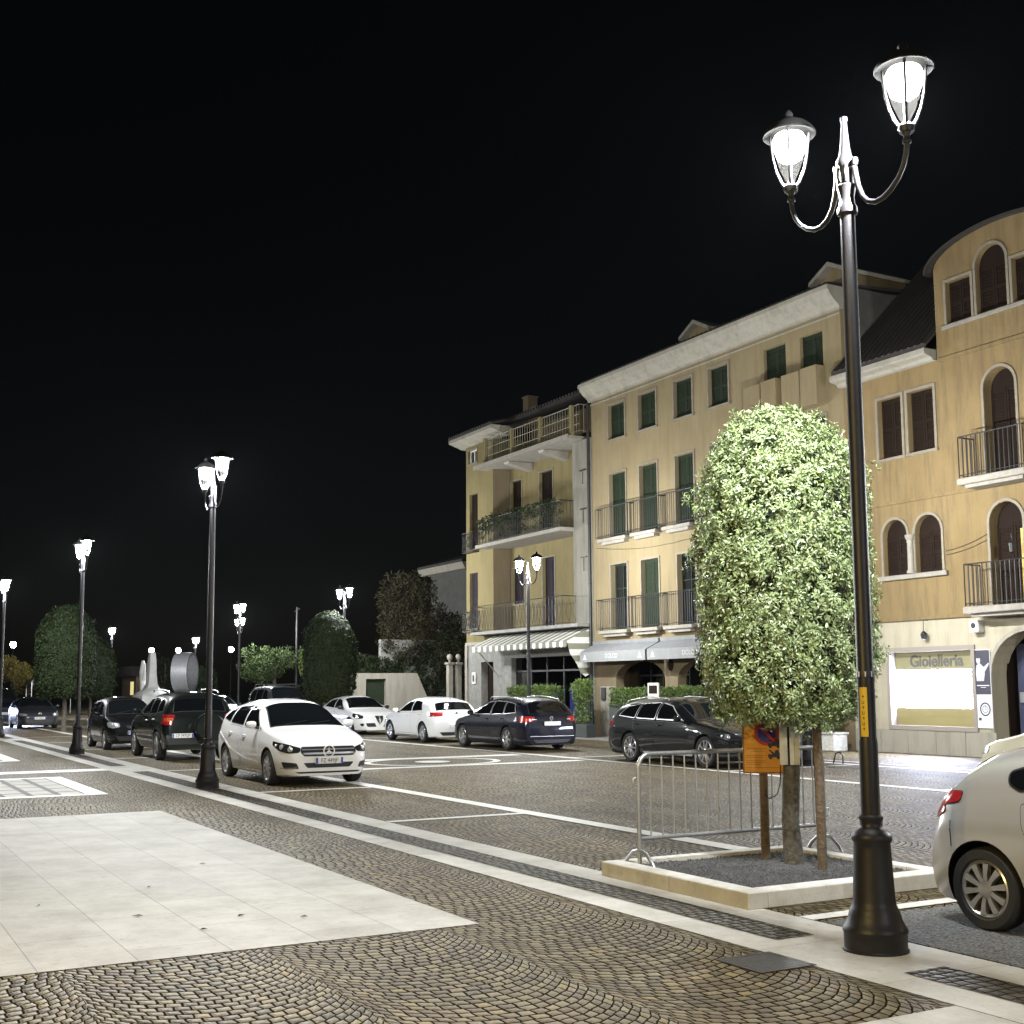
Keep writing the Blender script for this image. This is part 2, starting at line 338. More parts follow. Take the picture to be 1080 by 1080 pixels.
# ------------------------------------------------------------------ mesh builder
class MB:
    def __init__(s): s.v = []; s.f = []; s.m = []; s.mi = 0
    def add(s, vs, fs):
        o = len(s.v); s.v += [tuple(v) for v in vs]
        s.f += [tuple(i+o for i in f) for f in fs]; s.m += [s.mi]*len(fs)
        return s
    def box(s, x0, x1, y0, y1, z0, z1):
        return s.add([(x0, y0, z0), (x1, y0, z0), (x1, y1, z0), (x0, y1, z0), (x0, y0, z1), (x1, y0, z1), (x1, y1, z1), (x0, y1, z1)],
                     [(0, 3, 2, 1), (4, 5, 6, 7), (0, 1, 5, 4), (1, 2, 6, 5), (2, 3, 7, 6), (3, 0, 4, 7)])
    def bbox(s, x0, x1, y0, y1, z0, z1, b=.01):
        """box with bevelled vertical and top edges (two stacked chamfer rings)"""
        def ring(i, z): 
            a0, a1, b0, b1 = x0+i, x1-i, y0+i, y1-i
            return [(a0+b, b0, z), (a1-b, b0, z), (a1, b0+b, z), (a1, b1-b, z), (a1-b, b1, z), (a0+b, b1, z), (a0, b1-b, z), (a0, b0+b, z)]
        vs = ring(b, z0)+ring(0, z0+b)+ring(0, z1-b)+ring(b, z1); fs = [tuple(range(7, -1, -1)), tuple(range(24, 32))]
        for k in range(3):
            for i in range(8): fs.append((k*8+i, k*8+(i+1) % 8, k*8+8+(i+1) % 8, k*8+8+i))
        return s.add(vs, fs)
    def tube(s, path, r, n=8, cap=True):
        path = [Vector(p) for p in path]
        rs = r if isinstance(r, (list, tuple)) else [r]*len(path)
        vs = []; fs = []; prev = None
        for i, p in enumerate(path):
            d = (path[min(i+1, len(path)-1)]-path[max(i-1, 0)]).normalized()
            if prev is None:
                a = Vector((0, 0, 1)) if abs(d.z) < .9 else Vector((1, 0, 0))
                e1 = d.cross(a).normalized()
            else:
                e1 = (prev - d*prev.dot(d)).normalized()
            e2 = d.cross(e1); prev = e1
            for k in range(n):
                an = 2*math.pi*k/n
                vs.append(p + (e1*math.cos(an)+e2*math.sin(an))*rs[i])
        for i in range(len(path)-1):
            for k in range(n): fs.append((i*n+k, i*n+(k+1) % n, (i+1)*n+(k+1) % n, (i+1)*n+k))
        if cap:
            fs.append(tuple(range(n-1, -1, -1))); fs.append(tuple((len(path)-1)*n+k for k in range(n)))
        return s.add(vs, fs)
    def lathe(s, prof, c=(0, 0, 0), n=24, axis='z'):
        vs = []; fs = []
        for r_, z in prof:
            for k in range(n):
                a = 2*math.pi*k/n
                p = (r_*math.cos(a), r_*math.sin(a), z)
                if axis == 'y': p = (p[0], p[2], p[1])
                if axis == 'x': p = (p[2], p[0], p[1])
                vs.append((p[0]+c[0], p[1]+c[1], p[2]+c[2]))
        for i in range(len(prof)-1):
            for k in range(n):
                f = (i*n+k, i*n+(k+1) % n, (i+1)*n+(k+1) % n, (i+1)*n+k)
                fs.append(f if axis != 'y' else f[::-1])
        return s.add(vs, fs)
    def prism(s, poly, y0, y1):
        """polygon in x,z pushed from y0 (front) to y1"""
        n = len(poly)
        vs = [(x, y0, z) for x, z in poly]+[(x, y1, z) for x, z in poly]
        a = sum(poly[i][0]*poly[(i+1) % n][1]-poly[(i+1) % n][0]*poly[i][1] for i in range(n))
        fs = [tuple(range(n)), tuple(range(2*n-1, n-1, -1))] + [(i, i+n, (i+1) % n+n, (i+1) % n) for i in range(n)]
        if a < 0: fs = [f[::-1] for f in fs]
        return s.add(vs, fs)
    def prism_x(s, poly, x0, x1):
        """polygon in y,z pushed along x"""
        n = len(poly)
        vs = [(x0, y, z) for y, z in poly]+[(x1, y, z) for y, z in poly]
        fs = [tuple(range(n)), tuple(range(2*n-1, n-1, -1))] + [(i, i+n, (i+1) % n+n, (i+1) % n) for i in range(n)]
        return s.add(vs, fs)
    def prism_z(s, poly, z0, z1):
        n = len(poly)
        vs = [(x, y, z0) for x, y in poly]+[(x, y, z1) for x, y in poly]
        fs = [tuple(range(n-1, -1, -1)), tuple(range(n, 2*n))] + [(i, (i+1) % n, (i+1) % n+n, i+n) for i in range(n)]
        return s.add(vs, fs)
    def build(s, name, mats, parent=None, smooth=None, fix=True):
        me = bpy.data.meshes.new(name); me.from_pydata(s.v, [], s.f)
        mats = mats if isinstance(mats, (list, tuple)) else [mats]
        for k in mats: me.materials.append(M[k] if isinstance(k, str) else k)
        me.polygons.foreach_set('material_index', s.m)
        if fix:
            bm = bmesh.new(); bm.from_mesh(me); bmesh.ops.recalc_face_normals(bm, faces=bm.faces); bm.to_mesh(me); bm.free()
        me.update()
        if smooth:
            me.polygons.foreach_set('use_smooth', [True]*len(me.polygons)); me.set_sharp_from_angle(angle=R(smooth))
        o = bpy.data.objects.new(name, me); col.objects.link(o)
        if parent: o.parent = parent
        return o

def ellipse(cx, cz, rx, rz, n=20, a0=0, a1=360):
    full = abs(a1-a0) >= 360
    k = n if full else n-1
    return [(cx+rx*math.cos(R(a0+(a1-a0)*i/k)), cz+rz*math.sin(R(a0+(a1-a0)*i/k))) for i in range(n)]
def rect(x0, x1, z0, z1): return [(x0, z0), (x1, z0), (x1, z1), (x0, z1)]
def arch(x0, x1, z0, z1, rise=None, n=14):
    """rectangle with a round (or flatter) head"""
    rx = (x1-x0)/2; rz = rise or rx
    return [(x0, z0), (x1, z0)] + ellipse((x0+x1)/2, z1-rz, rx, rz, n, 0, 180)
def inset(poly, d):
    n = len(poly); out = []
    area = sum(poly[i][0]*poly[(i+1) % n][1]-poly[(i+1) % n][0]*poly[i][1] for i in range(n))
    sg = 1 if area > 0 else -1
    for i in range(n):
        p0, p1, p2 = Vector(poly[i-1]), Vector(poly[i]), Vector(poly[(i+1) % n])
        d1 = (p1-p0); d2 = (p2-p1)
        if d1.length < 1e-6 or d2.length < 1e-6: out.append(tuple(p1)); continue
        d1.normalize(); d2.normalize()
        n1 = Vector((-d1.y, d1.x))*sg; n2 = Vector((-d2.y, d2.x))*sg
        b = n1+n2
        if b.length < 1e-4: b = n1
        b.normalize(); k = d/max(.45, b.dot(n1))
        out.append((p1.x+b.x*k, p1.y+b.y*k))
    return out
def rounded(poly, r, seg=4):
    n = len(poly); out = []
    for i in range(n):
        p0, p1, p2 = Vector(poly[i-1]), Vector(poly[i]), Vector(poly[(i+1) % n])
        a = (p0-p1); b = (p2-p1); rr = min(r, a.length*.45, b.length*.45)
        A = p1+a.normalized()*rr; B = p1+b.normalized()*rr
        for k in range(seg+1):
            t = k/seg
            q = A*(1-t)**2 + p1*2*t*(1-t) + B*t*t
            out.append((q.x, q.y))
    return out
def inside(p, poly):
    x, y = p; c = False; n = len(poly)
    for i in range(n):
        x1, y1 = poly[i]; x2, y2 = poly[i-1]
        if (y1 > y) != (y2 > y) and x < (x2-x1)*(y-y1)/(y2-y1)+x1: c = not c
    return c
def tri(outline, holes=(), extra=()):
    vs = []; es = []
    for poly in [outline, *holes]:
        o = len(vs); n = len(poly)
        vs += [Vector(p) for p in poly]; es += [(o+i, o+(i+1) % n) for i in range(n)]
    vs += [Vector(p) for p in extra]
    r = delaunay_2d_cdt(vs, es, [], 0, 1e-5)
    out = []
    for f in r[2]:
        c = sum((r[0][i] for i in f), Vector((0, 0)))/len(f)
        if inside(c, outline) and not any(inside(c, h) for h in holes): out.append(tuple(f))
    return [(v.x, v.y) for v in r[0]], out
def panel(mb, outline, holes, y0, depth, edge=True):
    """flat wall with real openings: face at y0, reveals going back by depth"""
    v, f = tri(outline, holes)
    mb.add([(x, y0, z) for x, z in v], [t for t in f])
    for poly in [*holes] + ([outline] if edge else []):
        n = len(poly)
        mb.add([(x, y0, z) for x, z in poly]+[(x, y0+depth, z) for x, z in poly], [(i, (i+1) % n, (i+1) % n+n, i+n) for i in range(n)])
def ring(mb, outer, inner, y0, y1):
    v, f = tri(outer, [inner])
    mb.add([(x, y0, z) for x, z in v], f)
    for poly in (outer, inner):
        n = len(poly)
        mb.add([(x, y0, z) for x, z in poly]+[(x, y1, z) for x, z in poly], [(i, (i+1) % n, (i+1) % n+n, i+n) for i in range(n)])

def text_mesh(name, body, size, mtx, material, parent, depth=.004, squash=1, align='CENTER', bold=0):
    cu = bpy.data.curves.new(name, 'FONT'); cu.body = body; cu.size = size; cu.extrude = depth; cu.align_x = align; cu.align_y = 'CENTER'
    cu.resolution_u = 3; cu.offset = bold
    tmp = bpy.data.objects.new(name, cu); col.objects.link(tmp)
    dg = bpy.context.evaluated_depsgraph_get()
    me = bpy.data.meshes.new_from_object(tmp.evaluated_get(dg))
    bpy.data.objects.remove(tmp); bpy.data.curves.remove(cu)
    me.transform(Matrix.Diagonal((squash, 1, 1, 1))); me.transform(mtx)
    me.materials.clear(); me.materials.append(M[material])
    o = bpy.data.objects.new(name, me); col.objects.link(o); o.parent = parent
    return o
def face_front(x, y, z):
    """text standing in the x,z plane, read from -y"""
    return Matrix.Translation((x, y, z)) @ Matrix.Rotation(R(90), 4, 'X')

# ------------------------------------------------------------------ leaves
rng = np.random.default_rng(11)
def leaf_mesh(name, pts, nrm, size, mats, parent, mi=None, core=None, spread=.9, per=9, aspect=.42, sprig=.06, flat=False):
    """clusters of small pointed leaves at pts (N,3) looking along nrm"""
    N = len(pts); K = N*per
    P = np.repeat(pts, per, 0); Nn = np.repeat(nrm, per, 0)
    if flat:
        d = rng.normal(0, 1, (K, 3)); d -= Nn*np.sum(d*Nn, axis=1)[:, None]; d /= np.linalg.norm(d, axis=1)[:, None]
        d = d + Nn*rng.uniform(-.15, .85, (K, 1)); d /= np.linalg.norm(d, axis=1)[:, None]
    else:
        d = Nn + rng.normal(0, spread, (K, 3)); d /= np.linalg.norm(d, axis=1)[:, None]
    P = P + d*rng.uniform(.1, 1, (K, 1))*sprig
    a = (Nn + rng.normal(0, .45, (K, 3))) if flat else rng.normal(0, 1, (K, 3)); side = np.cross(a, d); side /= np.linalg.norm(side, axis=1)[:, None]+1e-9
    nn = np.cross(d, side)
    L = size*rng.uniform(.65, 1.25, (K, 1)); Wd = L*aspect
    v = np.empty((K, 4, 3))
    v[:, 0] = P; v[:, 1] = P+d*L*.5+side*Wd*.5+nn*L*.06; v[:, 2] = P+d*L-nn*L*.12; v[:, 3] = P+d*L*.5-side*Wd*.5+nn*L*.06
    V = v.reshape(-1, 3); nf = K
    cv, cf = core if core else ([], [])
    tot = len(V)+len(cv)
    me = bpy.data.meshes.new(name)
    me.vertices.add(tot)
    allv = np.vstack([V, np.array(cv)]) if len(cv) else V
    me.vertices.foreach_set('co', allv.ravel())
    idx = np.arange(4*K, dtype=np.int32)
    ci = np.array([i+4*K for f in cf for i in f], dtype=np.int32)
    cl = np.array([len(f) for f in cf], dtype=np.int32)
    loops = np.concatenate([idx, ci]) if len(cv) else idx
    me.loops.add(len(loops)); me.loops.foreach_set('vertex_index', loops)
    starts = np.arange(0, 4*K, 4, dtype=np.int32); totals = np.full(K, 4, dtype=np.int32)
    if len(cv):
        s2 = 4*K + np.concatenate([[0], np.cumsum(cl)[:-1]]); starts = np.concatenate([starts, s2]).astype(np.int32); totals = np.concatenate([totals, cl]).astype(np.int32)
    me.polygons.add(len(starts)); me.polygons.foreach_set('loop_start', starts); me.polygons.foreach_set('loop_total', totals)
    for k in mats: me.materials.append(M[k])
    m_i = np.zeros(len(starts), dtype=np.int32)
    if mi is not None: m_i[:K] = np.repeat(mi, per)
    if len(cv): m_i[K:] = len(mats)-1
    me.polygons.foreach_set('material_index', m_i)
    me.update(calc_edges=True); me.validate()
    o = bpy.data.objects.new(name, me); col.objects.link(o)
    if parent: o.parent = parent
    return o
def sph_core(c, rx, ry, rz, n=14, jitter=.08):
    vs = []; fs = []
    for i in range(n+1):
        th = math.pi*i/n
        for k in range(2*n):
            ph = math.pi*k/n; j = 1+random.uniform(-jitter, jitter)
            vs.append((c[0]+rx*math.sin(th)*math.cos(ph)*j, c[1]+ry*math.sin(th)*math.sin(ph)*j, c[2]+rz*math.cos(th)*j))
    for i in range(n):
        for k in range(2*n): fs.append((i*2*n+k, (i+1)*2*n+k, (i+1)*2*n+(k+1) % (2*n), i*2*n+(k+1) % (2*n)))
    return vs, fs
def lumps(p, k, seed):
    r_ = np.random.default_rng(seed); s = np.zeros(len(p))
    for _ in range(9):
        f = r_.normal(0, k, 3); s += np.sin(p@f + r_.uniform(0, 6.3))
    return s/9
# ------------------------------------------------------------------ ground
def sheet(name, material, s0, s1, t0, t1, z):
    mb = MB(); mb.add([(-s1, t0, z), (-s0, t0, z), (-s0, t1, z), (-s1, t1, z)], [(0, 1, 2, 3)])
    o = mb.build(name, material); o.rotation_euler = (0, 0, ANG)
    o['kind'] = 'structure'
    return o
def sheets(name, material, rects, z, polys=()):
    mb = MB()
    for s0, s1, t0, t1 in rects: mb.add([(-s1, t0, z), (-s0, t0, z), (-s0, t1, z), (-s1, t1, z)], [(0, 1, 2, 3)])
    for p in polys: mb.add([(-s, t, z) for s, t in p], [tuple(range(len(p)))])
    o = mb.build(name, material); o.rotation_euler = (0, 0, ANG); o['kind'] = 'structure'
    return o
sheet('ground', 'asphalt', -60, 330, -140, 170, -.004)
hb = MB(); hb.box(-340, 70, -150, 180, -1.2, 16)
hm = bpy.data.materials.new('haze'); hm.use_nodes = True; hn = hm.node_tree
hn.nodes.remove(hn.nodes['Principled BSDF'])
hv = hn.nodes.new('ShaderNodeVolumePrincipled'); hv.inputs['Color'].default_value = (.92, .95, 1, 1); hv.inputs['Density'].default_value = HAZE; hv.inputs['Anisotropy'].default_value = .0
hn.links.new(hv.outputs[0], hn.nodes['Material Output'].inputs['Volume'])
ho = hb.build('haze', hm); ho.rotation_euler = (0, 0, ANG); ho['kind'] = 'stuff'
sheet('plaza_paving', 'setts_arcs', -25, 150, -40, 24.2, .0)
sheet('pavement', 'grey_stone', 29, 60, 22.2, 24.3, .004)
sheet('stone_band', 'band_stone', -20, 130, 5.50, 6.54, .004)
sheets('drain_strip', 'setts_rows', [(-9, 5.63, 5.82, 6.17), (6.78, 27.4, 5.82, 6.17), (29.6, 47, 5.82, 6.17), (49, 120, 5.82, 6.17)], .008)
sheets('stone_slab', 'slab_stone', [(8.38, 18.45, -9, 4.34), (-3, 4.94, -9, 5.49)], .004)
tl = slabstone('tile_lattice', (.38, .365, .33), .86, .44, .06, .05, .14)
sheets('tile_field', 'tile_lattice', [(22.15, 26.5, -9, 3.95), (33.6, 37.4, -9, 4.0)], .004)
sheets('stone_border', 'line_stone', [(21.85, 22.15, -9, 4.27), (26.5, 26.75, -9, 4.27), (22.15, 26.5, 3.95, 4.27), (33.3, 33.6, -9, 4.35), (37.4, 37.65, -9, 4.35), (33.6, 37.4, 4.0, 4.35)], .004)
sheets('crossing_band', 'line_stone', [(28.2, 29.0, -9, 5.50), (28.2, 28.75, 8.86, 15.9), (25.2, 25.55, 8.86, 15.9), (49, 49.8, -9, 5.5)], .004)
sheets('parking_line', 'line_stone', [(-8, 7.3, 8.56, 8.82), (10.3, 75, 8.56, 8.82), (-5, 75, 16.1, 16.32)] +
       [(a, a+.16, 6.54, 8.56) for a in (7.2, 15.15, 20.6, 27.2, 32.8, 38.4, 44, 49.6)] +
       [(a, a+.16, 16.32, 19.8) for a in (14.6, 20.3, 26.3, 34.9, 41.2, 47.6)] + [(4, 26, 19.85, 20.05), (4, 26, 20.5, 20.62)], .008,
       [ellipse(-26.9, 12.7, .75, .75, 28)] and [[(-x, t) for x, t in ellipse(-26.9, 12.7, .42, .42, 28)]])
mb = MB(); ringp = 40
for k in range(ringp):
    a0, a1 = 2*math.pi*k/ringp, 2*math.pi*(k+1)/ringp
    q = lambda a, r_: (-26.9+r_*1.25*math.cos(a), 12.7+r_*1.5*math.sin(a), .009)
    mb.add([q(a0, 1.0), q(a1, 1.0), q(a1, 1.12), q(a0, 1.12)], [(0, 1, 2, 3)])
o = mb.build('ring_marking', 'line_stone'); o.rotation_euler = (0, 0, ANG); o['kind'] = 'structure'
sheet('parking_asphalt', 'asphalt', -8, 7.1, 6.56, 8.54, .006)
# manhole cover
t = thing('manhole_cover', 'dark square iron manhole cover sunk in the setts beside the white stone band', 'manhole cover', 6.29, 5.30, .002)
mb = MB(); mb.box(-.19, .19, -.19, .19, 0, .006)
mb.build('lid', 'manhole_iron', t)
mb = MB(); ring(mb, rect(-.225, .225, -.225, .225), rect(-.195, .195, -.195, .195), 0, 1)
o = mb.build('frame', 'manhole_iron', t)
me = o.data
for v in me.vertices: v.co = (v.co.x, v.co.z, .006*(1-v.co.y))

# ------------------------------------------------------------------ building kit (local x to the right along the street, y into the house, z up)
def window(bld, poly, kind='shutter', mt='shutter_green', surround=.09, depth=.16, y=0, name='window', frame_mat='trim_warm', sill=True, label=None):
    """stone surround as the window, with its leaves set back in the opening"""
    mb = MB()
    if surround: ring(mb, inset(poly, -surround*.8), inset(poly, -.002), y-.035, y+.05)
    xs = [p[0] for p in poly]; zs = [p[1] for p in poly]; x0, x1, z0, z1 = min(xs), max(xs), min(zs), max(zs)
    if sill: mb.box(x0-.10, x1+.10, y-.06, y+.06, z0-.07, z0-.003)
    if not mb.v: mb.box(x0, x1, y-.01, y+.05, z0-.04, z0-.003)
    w = mb.build(name, frame_mat, bld)
    if label: w['label'] = label
    yy = y+depth
    if kind == 'shutter':
        s = MB(); rectangular = len(poly) == 4
        s.prism(inset(poly, .004), yy, yy+.03)
        cx = (x0+x1)/2
        for a, b in ((x0+.015, cx-.006), (cx+.006, x1-.015)):
            top = z1 if rectangular else z1-(x1-x0)/2
            s.box(a, a+.06, yy-.022, yy-.001, z0+.015, top-.01); s.box(b-.06, b, yy-.022, yy-.001, z0+.015, top-.01)
            for zz in (z0+.015, (z0+top)/2-.05, top-.1): s.box(a+.06, b-.06, yy-.02, yy-.001, zz, zz+.085)
            n = int((top-z0)/.075)
            for i in range(n):
                zz = z0+.04+i*(top-z0-.06)/n
                s.add([(a+.06, yy-.001, zz+.05), (b-.06, yy-.001, zz+.05), (b-.06, yy-.017, zz), (a+.06, yy-.017, zz)], [(0, 1, 2, 3)])
            s.box(a-.005, a+.22, yy-.028, yy-.022, z0+.2, z0+.225); s.box(a-.005, a+.22, yy-.028, yy-.022, top-.25, top-.225)
        s.build('shutter', mt, w)
    else:
        p = MB(); p.prism(inset(poly, .004), yy+.02, yy+.05); p.build('pane', 'pane_dark', w)
        f = MB(); ring(f, inset(poly, .003), inset(poly, .06), yy-.03, yy+.02)
        cx = (x0+x1)/2; f.box(cx-.03, cx+.03, yy-.03, yy+.019, z0+.05, z1-(.06 if len(poly) == 4 else .06))
        if z1-z0 > 1.4: f.box(x0+.05, x1-.05, yy-.025, yy+.018, z0+(z1-z0)*.62, z0+(z1-z0)*.62+.05)
        f.build('casement', mt, w)
    return w
def railing(parent, x0, x1, yf, yw, z0, z1, step=.115, style='straight', name='railing', rad=.009, m_='wrought_iron'):
    mb = MB()
    path = [(x0, yw), (x0, yf), (x1, yf), (x1, yw)]
    for i in range(3):
        (ax, ay), (bx, by) = path[i], path[i+1]
        L_ = math.hypot(bx-ax, by-ay); n = max(1, int(L_/step))
        mb.tube([(ax, ay, z1), (bx, by, z1)], .017, 6); mb.tube([(ax, ay, z0+.06), (bx, by, z0+.06)], .012, 6)
        if style == 'belly':
            mb.tube([(ax, ay, z1-.12), (bx, by, z1-.12)], .010, 6)
        for k in range(n+1):
            f = k/n; px, py = ax+(bx-ax)*f, ay+(by-ay)*f
            if style == 'belly':
                ox, oy = ((0, -1) if i == 1 else ((-1, 0) if i == 0 else (1, 0)))
                pts = []
                for j in range(7):
                    g = j/6; bul = .085*math.sin(math.pi*min(1, g*1.35))*(1 if g < .75 else .4)
                    pts.append((px+ox*bul, py+oy*bul, z0+.03+(z1-z0-.03)*g))
                mb.tube(pts, rad*1.2, 5, False)
            elif style == 'scroll':
                mb.tube([(px, py, z0), (px, py, z1)], rad, 5, False)
                if k < n:
                    q = (ax+(bx-ax)*(k+1)/n, ay+(by-ay)*(k+1)/n)
                    zm = (z0+z1)/2
                    mb.tube([(px, py, z0+.1), ((px+q[0])/2, (py+q[1])/2, zm), (q[0], q[1], z1-.1)], rad*.8, 4, False)
                    mb.tube([(px, py, z1-.1), ((px+q[0])/2, (py+q[1])/2, zm), (q[0], q[1], z0+.1)], rad*.8, 4, False)
            else:
                mb.tube([(px, py, z0), (px, py, z1)], rad, 5, False)
    return mb.build(name, m_, parent)
def shell(bld, x0, x1, y1, z1, m_, y0=.30, z0=0):
    mb = MB(); mb.box(x0, x1, y0, y1, z0, z1); return mb.build('side_walls', m_, bld)
def pitched(mb, x0, x1, yf, zf, yr, zr, yb, th=.14):
    """roof slope from the eave (yf,zf) to the ridge (yr,zr) and down behind"""
    mb.prism_x([(yf, zf), (yr, zr), (yb, zf), (yb, zf-th), (yr, zr-th), (yf, zf-th)], x0, x1)
def tiles(mb, x0, x1, yf, zf, yr, zr, step=.22):
    n = int((x1-x0)/step)
    for i in range(n):
        x = x0+(i+.5)*(x1-x0)/n
        mb.tube([(x, yf-.03, zf+.005), (x, yr, zr+.005)], .065, 6)
def downpipe(bld, x, y, z0, z1, m_='wrought_iron'):
    mb = MB(); mb.tube([(x, y, z0), (x, y, z1)], .055, 10)
    for z in np.arange(z0+1, z1, 2.2): mb.lathe([(.056, -.02), (.068, -.02), (.068, .02), (.056, .02)], (x, y, z), 10)
    mb.build('downpipe', m_, bld, 40)

# ================================================================== house with the terrace (far left)
b1 = thing('terraced_house', 'ochre house at the far end of the row, with recessed balconies and railed roof terrace', 'house', 48.0, 24.3)
ZR = 12.3
mb = MB()
wl_ = [rect(.26, 1.08, 11.5, 12.1), rect(.32, 1.10, 7.72, 10.14), rect(.32, 1.08, 4.28, 6.68)]
panel(mb, rect(0, 2.5, 3.62, ZR), wl_, 0, .3)
mb.build('wall', 'ochre_left', b1)
mb = MB(); rd = .8
d2 = [rect(2.62, 3.58, 7.72, 10.42), rect(5.05, 6.12, 7.72, 10.45)]
d1 = [rect(2.7, 3.74, 5.2, 6.7), rect(5.25, 6.2, 4.1, 6.92)]
panel(mb, rect(2.5, 8.9, 3.62, 10.95), d2+d1, rd, .3)
mb.build('recessed_wall', 'ochre_left', b1)
mb = MB(); mb.box(2.49, 2.502, .003, rd+.02, 3.62, 10.95); mb.build('jamb_wall', 'brown_plaster', b1)
mb = MB(); mb.box(8.9, 10.22, 0, rd+.3, 3.62, 10.93); 
mb.build('pier', 'grey_plaster', b1)
mb = MB()
for z in (9.75, 8.3, 6.5):
    mb = MB(); mb.box(9.45, 9.85, -.05, .002, z, z+.035); mb.tube([(9.65, -.03, z+.01), (9.65, -.03, z-.5)], .012, 5)
    mb.build('wall_bracket', 'wrought_iron', b1)
downpipe(b1, 10.12, -.07, .1, 12.2)
mb = MB(); mb.box(0, 2.5, .3, 9, 3.62, ZR); mb.box(2.5, 10.22, rd+.3, 9, 3.62, 10.95); mb.box(0, 10.22, 1.15, 9, 0, 3.62); mb.box(0, .02, .3, 1.15, 0, 3.62); mb.build('side_walls', 'ochre_left', b1)
window(b1, wl_[0], 'pane', 'white_board', .06, .1, sill=False)
window(b1, wl_[1], 'shutter', 'shutter_brown', .0, .14); window(b1, wl_[2], 'shutter', 'shutter_plum', .0, .14)
for i, p in enumerate(d2): window(b1, p, 'shutter', 'shutter_brown', .06, .14, rd, name='balcony_door', sill=False)
window(b1, d1[0], 'shutter', 'shutter_plum', .06, .14, rd); window(b1, d1[1], 'shutter', 'shutter_plum', .06, .14, rd, name='balcony_door', sill=False)
# left small wrought iron window guards
for zb in (7.6, 4.16):
    mb = MB(); mb.box(.2, 1.2, -.30, 0, zb-.05, zb-.02); g = mb.build('window_guard', 'wrought_iron', b1)
    railing(g, .2, 1.2, -.30, 0, zb-.02, zb+.82, .16, 'scroll', rad=.011)
# balconies
mb = MB(); mb.box(2.05, 8.95, -.62, rd, 7.56, 7.70); bal = mb.build('balcony', 'trim_stone', b1)
railing(bal, 2.1, 8.92, -.58, 0, 7.70, 8.72, .13, 'straight', rad=.011)
pts = np.column_stack([rng.uniform(2.2, 8.8, 420), rng.normal(-.5, .09, 420), rng.triangular(7.75, 8.75, 8.85, 420)])
leaf_mesh('balcony_plants', pts, np.tile([0, -.3, 1.], (420, 1)), .10, ['leaf_dark'], bal, per=7)
mb = MB(); mb.box(1.55, 10.1, -.62, rd, 3.93, 4.05); bal = mb.build('balcony', 'grey_stone', b1)
railing(bal, 1.6, 9.0, -.58, 0, 4.05, 5.12, .24, 'scroll', rad=.008)
# canopy slab and roof terrace
mb = MB(); mb.box(1.95, 9.6, -.62, 3, 10.95, 11.07); mb.box(1.93, 9.62, -.66, -.62, 10.93, 11.10)
mb.build('canopy_slab', 'trim_stone', b1)
for x in (4.1, 6.9):
    mb = MB(); mb.prism_x([(.8, 10.94), (-.35, 10.94), (-.30, 10.86), (.8, 10.62)], x, x+.4); mb.build('canopy_bracket', 'trim_stone', b1)
mb = MB()
for x in (2.6, 4.9, 7.2, 9.5): mb.box(x, x+.14, -.5, -.36, 11.07, 12.2)
mb.build('terrace_post', 'ochre_left', b1)
railing(b1, 2.55, 10.1, -.43, 1.7, 11.1, 12.15, .19, name='terrace_railing', rad=.013, m_='terrace_bar')
mb = MB()
for z in (11.42, 11.78): mb.tube([(2.55, -.43, z), (10.1, -.43, z)], .013, 6)
mb.build('terrace_rail', 'terrace_bar', b1)
mb = MB(); mb.box(2.6, 10.2, 1.9, 8.5, 10.96, 12.9); mb.build('attic_wall', 'brown_plaster', b1)
mb = MB(); pitched(mb, 2.4, 10.3, .4, 13.0, 5, 14.2, 9.2); tiles(mb, 2.5, 10.2, .4, 13.0, 5, 14.2)
pitched(mb, -.55, 3.6, -.62, 12.72, 4.2, 14.0, 9.2, .08); tiles(mb, -.5, 3.5, -.6, 12.72, 4.2, 14.0)
rf = mb.build('roof', 'roof_tile', b1)
mb = MB(); mb.box(2.5, 2.95, 1.5, 1.95, 12.9, 14.15); mb.box(2.46, 2.99, 1.46, 1.99, 14.15, 14.22); mb.box(3.0, 3.4, 1.6, 2.0, 12.9, 13.7); mb.build('chimney', 'brown_plaster', rf)
mb = MB(); mb.prism_x([(-.60, 12.64), (-.62, 12.50), (.02, 12.28), (.3, 12.28), (.3, 12.64)], -.5, 3.55); mb.build('cornice', 'white_plaster', b1)
# ground floor: grey stone with shop front
mb = MB()
op = [rect(1.35, 2.45, 0, 2.82), rect(4.0, 9.95, .12, 2.92)]
panel(mb, rect(0, 10.22, 0, 3.62), op, .003, .4)
mb.build('ground_floor_wall', 'grey_stone', b1)
mb = MB(); mb.box(-.06, .16, -.06, .0, 0, 3.6); mb.box(-.03, 2.5, -.05, 0, 3.55, 3.68); mb.build('corner_quoin', 'trim_stone', b1)
mb = MB(); mb.prism(rect(1.36, 2.44, .004, 2.8), .32, .36); d = mb.build('door', 'shutter_brown', b1)
mb = MB(); mb.tube([(2.3, .29, 1.0), (2.3, .27, 1.0), (2.3, .27, 1.2), (2.3, .29, 1.2)], .012, 6); mb.build('handle', 'chrome', d)
sw = MB()
for x in (4.0, 5.2, 6.45, 7.7, 8.9, 9.89): sw.box(x, x+.06, .22, .28, .12, 2.92)
sw.box(4.0, 9.95, .22, .285, 2.35, 2.42); sw.box(4.0, 9.95, .22, .285, .12, .5)
sw = sw.build('shop_window', 'black_plastic', b1)
mb = MB(); mb.box(4.0, 9.95, .25, .255, .5, 2.92); mb.build('pane', glassmat('shop_glass', (.28, .30, .34), .12, True), sw)
mb = MB(); mb.box(4.0, 9.95, 1.0, 1.05, .1, 2.92); mb.build('interior_wall', 'curtain_dark', sw)
